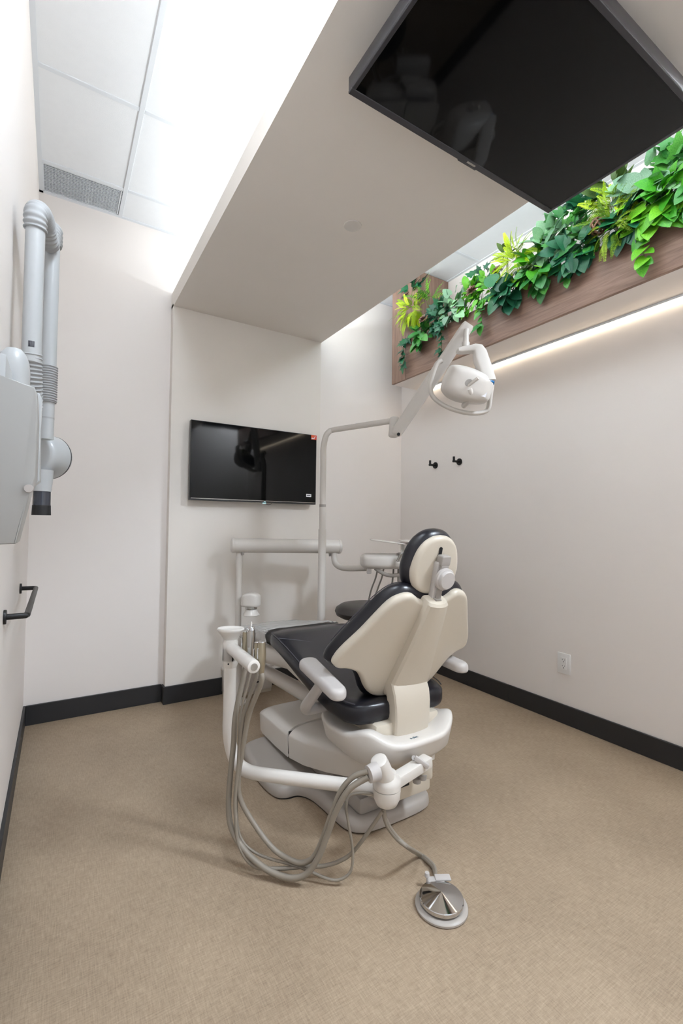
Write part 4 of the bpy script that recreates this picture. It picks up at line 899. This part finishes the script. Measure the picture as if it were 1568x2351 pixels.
cl('ivy', 'deep green ivy above the top of the lamp arm', 1012, 728, 'ivy', 'dark', 58, .062, (-75, 75), .10, -.01)
cl('ivy', 'speckled variegated ivy between lamp arm and far end', 1045, 705, 'heart', 'varie', 43, .06, (-70, 75), .09, -.015)
cl('ivy', 'small bright ivy around the reddish succulent', 1085, 680, 'heart', 'bright', 58, .048, (-70, 80), .10, .0)
cl('pothos', 'bright pothos just right of the reddish succulent', 1125, 665, 'oval', 'bright', 52, .052, (-70, 75), .095, -.01)
cl('ivy', 'dark small-leaved ivy behind the bright pothos', 1110, 650, 'ivy', 'dark', 34, .055, (-40, 80), .09, .04)
cl('philodendron', 'large dark leaves drooping over the front below the second lime fern', 1165, 668, 'heart', 'dark', 34, .085, (-85, 50), .085, -.03)
cl('fern', 'lime fern in the middle left of the planter', 1185, 600, 'fern', 'lime', 70, .088, (-75, 80), .085, -.01, 'frond')
cl('pinnate_fern', 'olive leaves sticking up behind the middle lime fern', 1165, 600, 'long', 'olive', 9, .10, (10, 70), .06, .05)
cl('pothos', 'broad bright leaves right of the middle lime fern', 1225, 606, 'heart', 'bright', 31, .085, (-70, 60), .08, -.02)
cl('philodendron', 'broad green glossy leaves hanging at the middle of the front board', 1248, 625, 'oval', 'mid', 26, .08, (-85, 40), .075, -.03)
cl('pothos', 'silver-speckled pothos in the middle of the planter', 1265, 568, 'heart', 'varie', 49, .075, (-65, 75), .10, -.005)
cl('ivy', 'mid-green ivy behind the silver-speckled pothos', 1300, 535, 'ivy', 'mid', 49, .07, (-50, 80), .10, .02)
cl('pothos', 'blue-green pothos dipping below the twig ball', 1322, 578, 'heart', 'dark', 37, .075, (-85, 50), .085, -.025)
cl('ivy', 'small green leaves left of the twig ball', 1340, 545, 'heart', 'mid', 40, .05, (-70, 70), .08, -.02)
cl('philodendron', 'grey-green lobed leaves above the twig ball', 1342, 490, 'ivy', 'dark', 23, .10, (0, 75), .09, .04)
cl('moss_fern', 'yellow-green mossy fern between twig ball and near ivy', 1408, 520, 'fern', 'moss', 80, .085, (-88, 75), .09, -.02, 'frond')
cl('fern', 'lime fern on top of the mossy fern', 1412, 480, 'fern', 'lime', 64, .09, (-40, 85), .085, .0, 'frond')
cl('pinnate_fern', 'dark olive leaves rising behind the near lime fern', 1418, 448, 'long', 'olive', 12, .115, (0, 75), .07, .05)
cl('pothos', 'slate-green leaves between mossy fern and near ivy', 1440, 508, 'heart', 'dark', 26, .07, (-75, 60), .08, -.015)
cl('pothos', 'pale green pothos at the near end, back row', 1490, 435, 'heart', 'varie', 43, .09, (-50, 75), .10, .01)
cl('pothos', 'bright green pothos at the near end, front row', 1512, 468, 'heart', 'bright', 49, .08, (-80, 65), .10, -.015)
cl('ivy', 'mid-green ivy climbing at the right edge of the picture', 1548, 395, 'ivy', 'mid', 52, .08, (-40, 85), .12, .02)
cl('pothos', 'bright pothos at the right edge of the picture', 1560, 440, 'heart', 'bright', 43, .08, (-80, 60), .10, -.02)
for yy, kd, mm, lb in ((.78, 'heart', 'mid', 'mid-green pothos on the planter just beyond the right edge of the picture'), (.60, 'ivy', 'dark', 'dark ivy on the planter farther beyond the right edge of the picture'), (.42, 'heart', 'varie', 'variegated pothos on the planter well beyond the right edge of the picture')):
    clump('pothos', lb, yy, PX-.01, PTOP+.05, kd, mm, 40, .08, (-75, 80), .12)
def vn(name, label, px, length, kind, m_, size, dy=0):
    p = atx(px, 650, PX); d = ray(px, 0); yy = PX/ray(px, 700).x*ray(px, 700).y; return vine(name, label, yy, length, kind, m_, size, dy)
vn('trailing_ivy', 'dark ivy strand hanging beside the lamp arm', 1022, .20, 'ivy', 'dark', .065)
vn('trailing_ivy', 'short dark ivy strand hanging at the far corner of the planter', 935, .17, 'ivy', 'dark', .075)
vn('trailing_pothos', 'strand with pale and green leaves hanging right of the lamp arm tip', 1118, .15, 'heart', 'mid', .06, .02)
vn('trailing_pothos', 'bright strand hanging alone near the right of the planter', 1487, .20, 'heart', 'bright', .07)
vn('trailing_pothos', 'short strand hanging left of the twig ball', 1312, .1, 'oval', 'mid', .06)
p = atx(1083, 668, PX-.05); rosette('reddish succulent rosette among the small ivy', p.y, p.x, p.z, .045, 'rose')
p = atx(972, 733, PX-.075); rosette('brown succulent rosette beside the far lime fern', p.y, p.x, p.z, .04, 'rose')
p = atx(1142, 622, PX-.03); rosette('bronze succulent rosette left of the middle lime fern', p.y, p.x, p.z, .04, 'rose')
p = atx(1208, 622, PX-.06); rosette('olive succulent rosette under the middle lime fern', p.y, p.x, p.z, .045, 'olive')
# ball of twigs
p = atx(1374, 519, PX-.05); t = thing('twig_ball', 'brown woven twig ball among the plants', 'ornament', p)
for k in range(9):
    a = V3((RNG.uniform(-1, 1), RNG.uniform(-1, 1), RNG.uniform(-1, 1))).normalized(); b = a.orthogonal().normalized(); c = a.cross(b); r_ = RNG.uniform(.033, .04)
    mk('twig', tube([p+a*RNG.uniform(-.006, .006)+(b*math.cos(2*math.pi*i/24)+c*math.sin(2*math.pi*i/24))*r_ for i in range(25)], .0038, 6), LEAF['twig'], t)
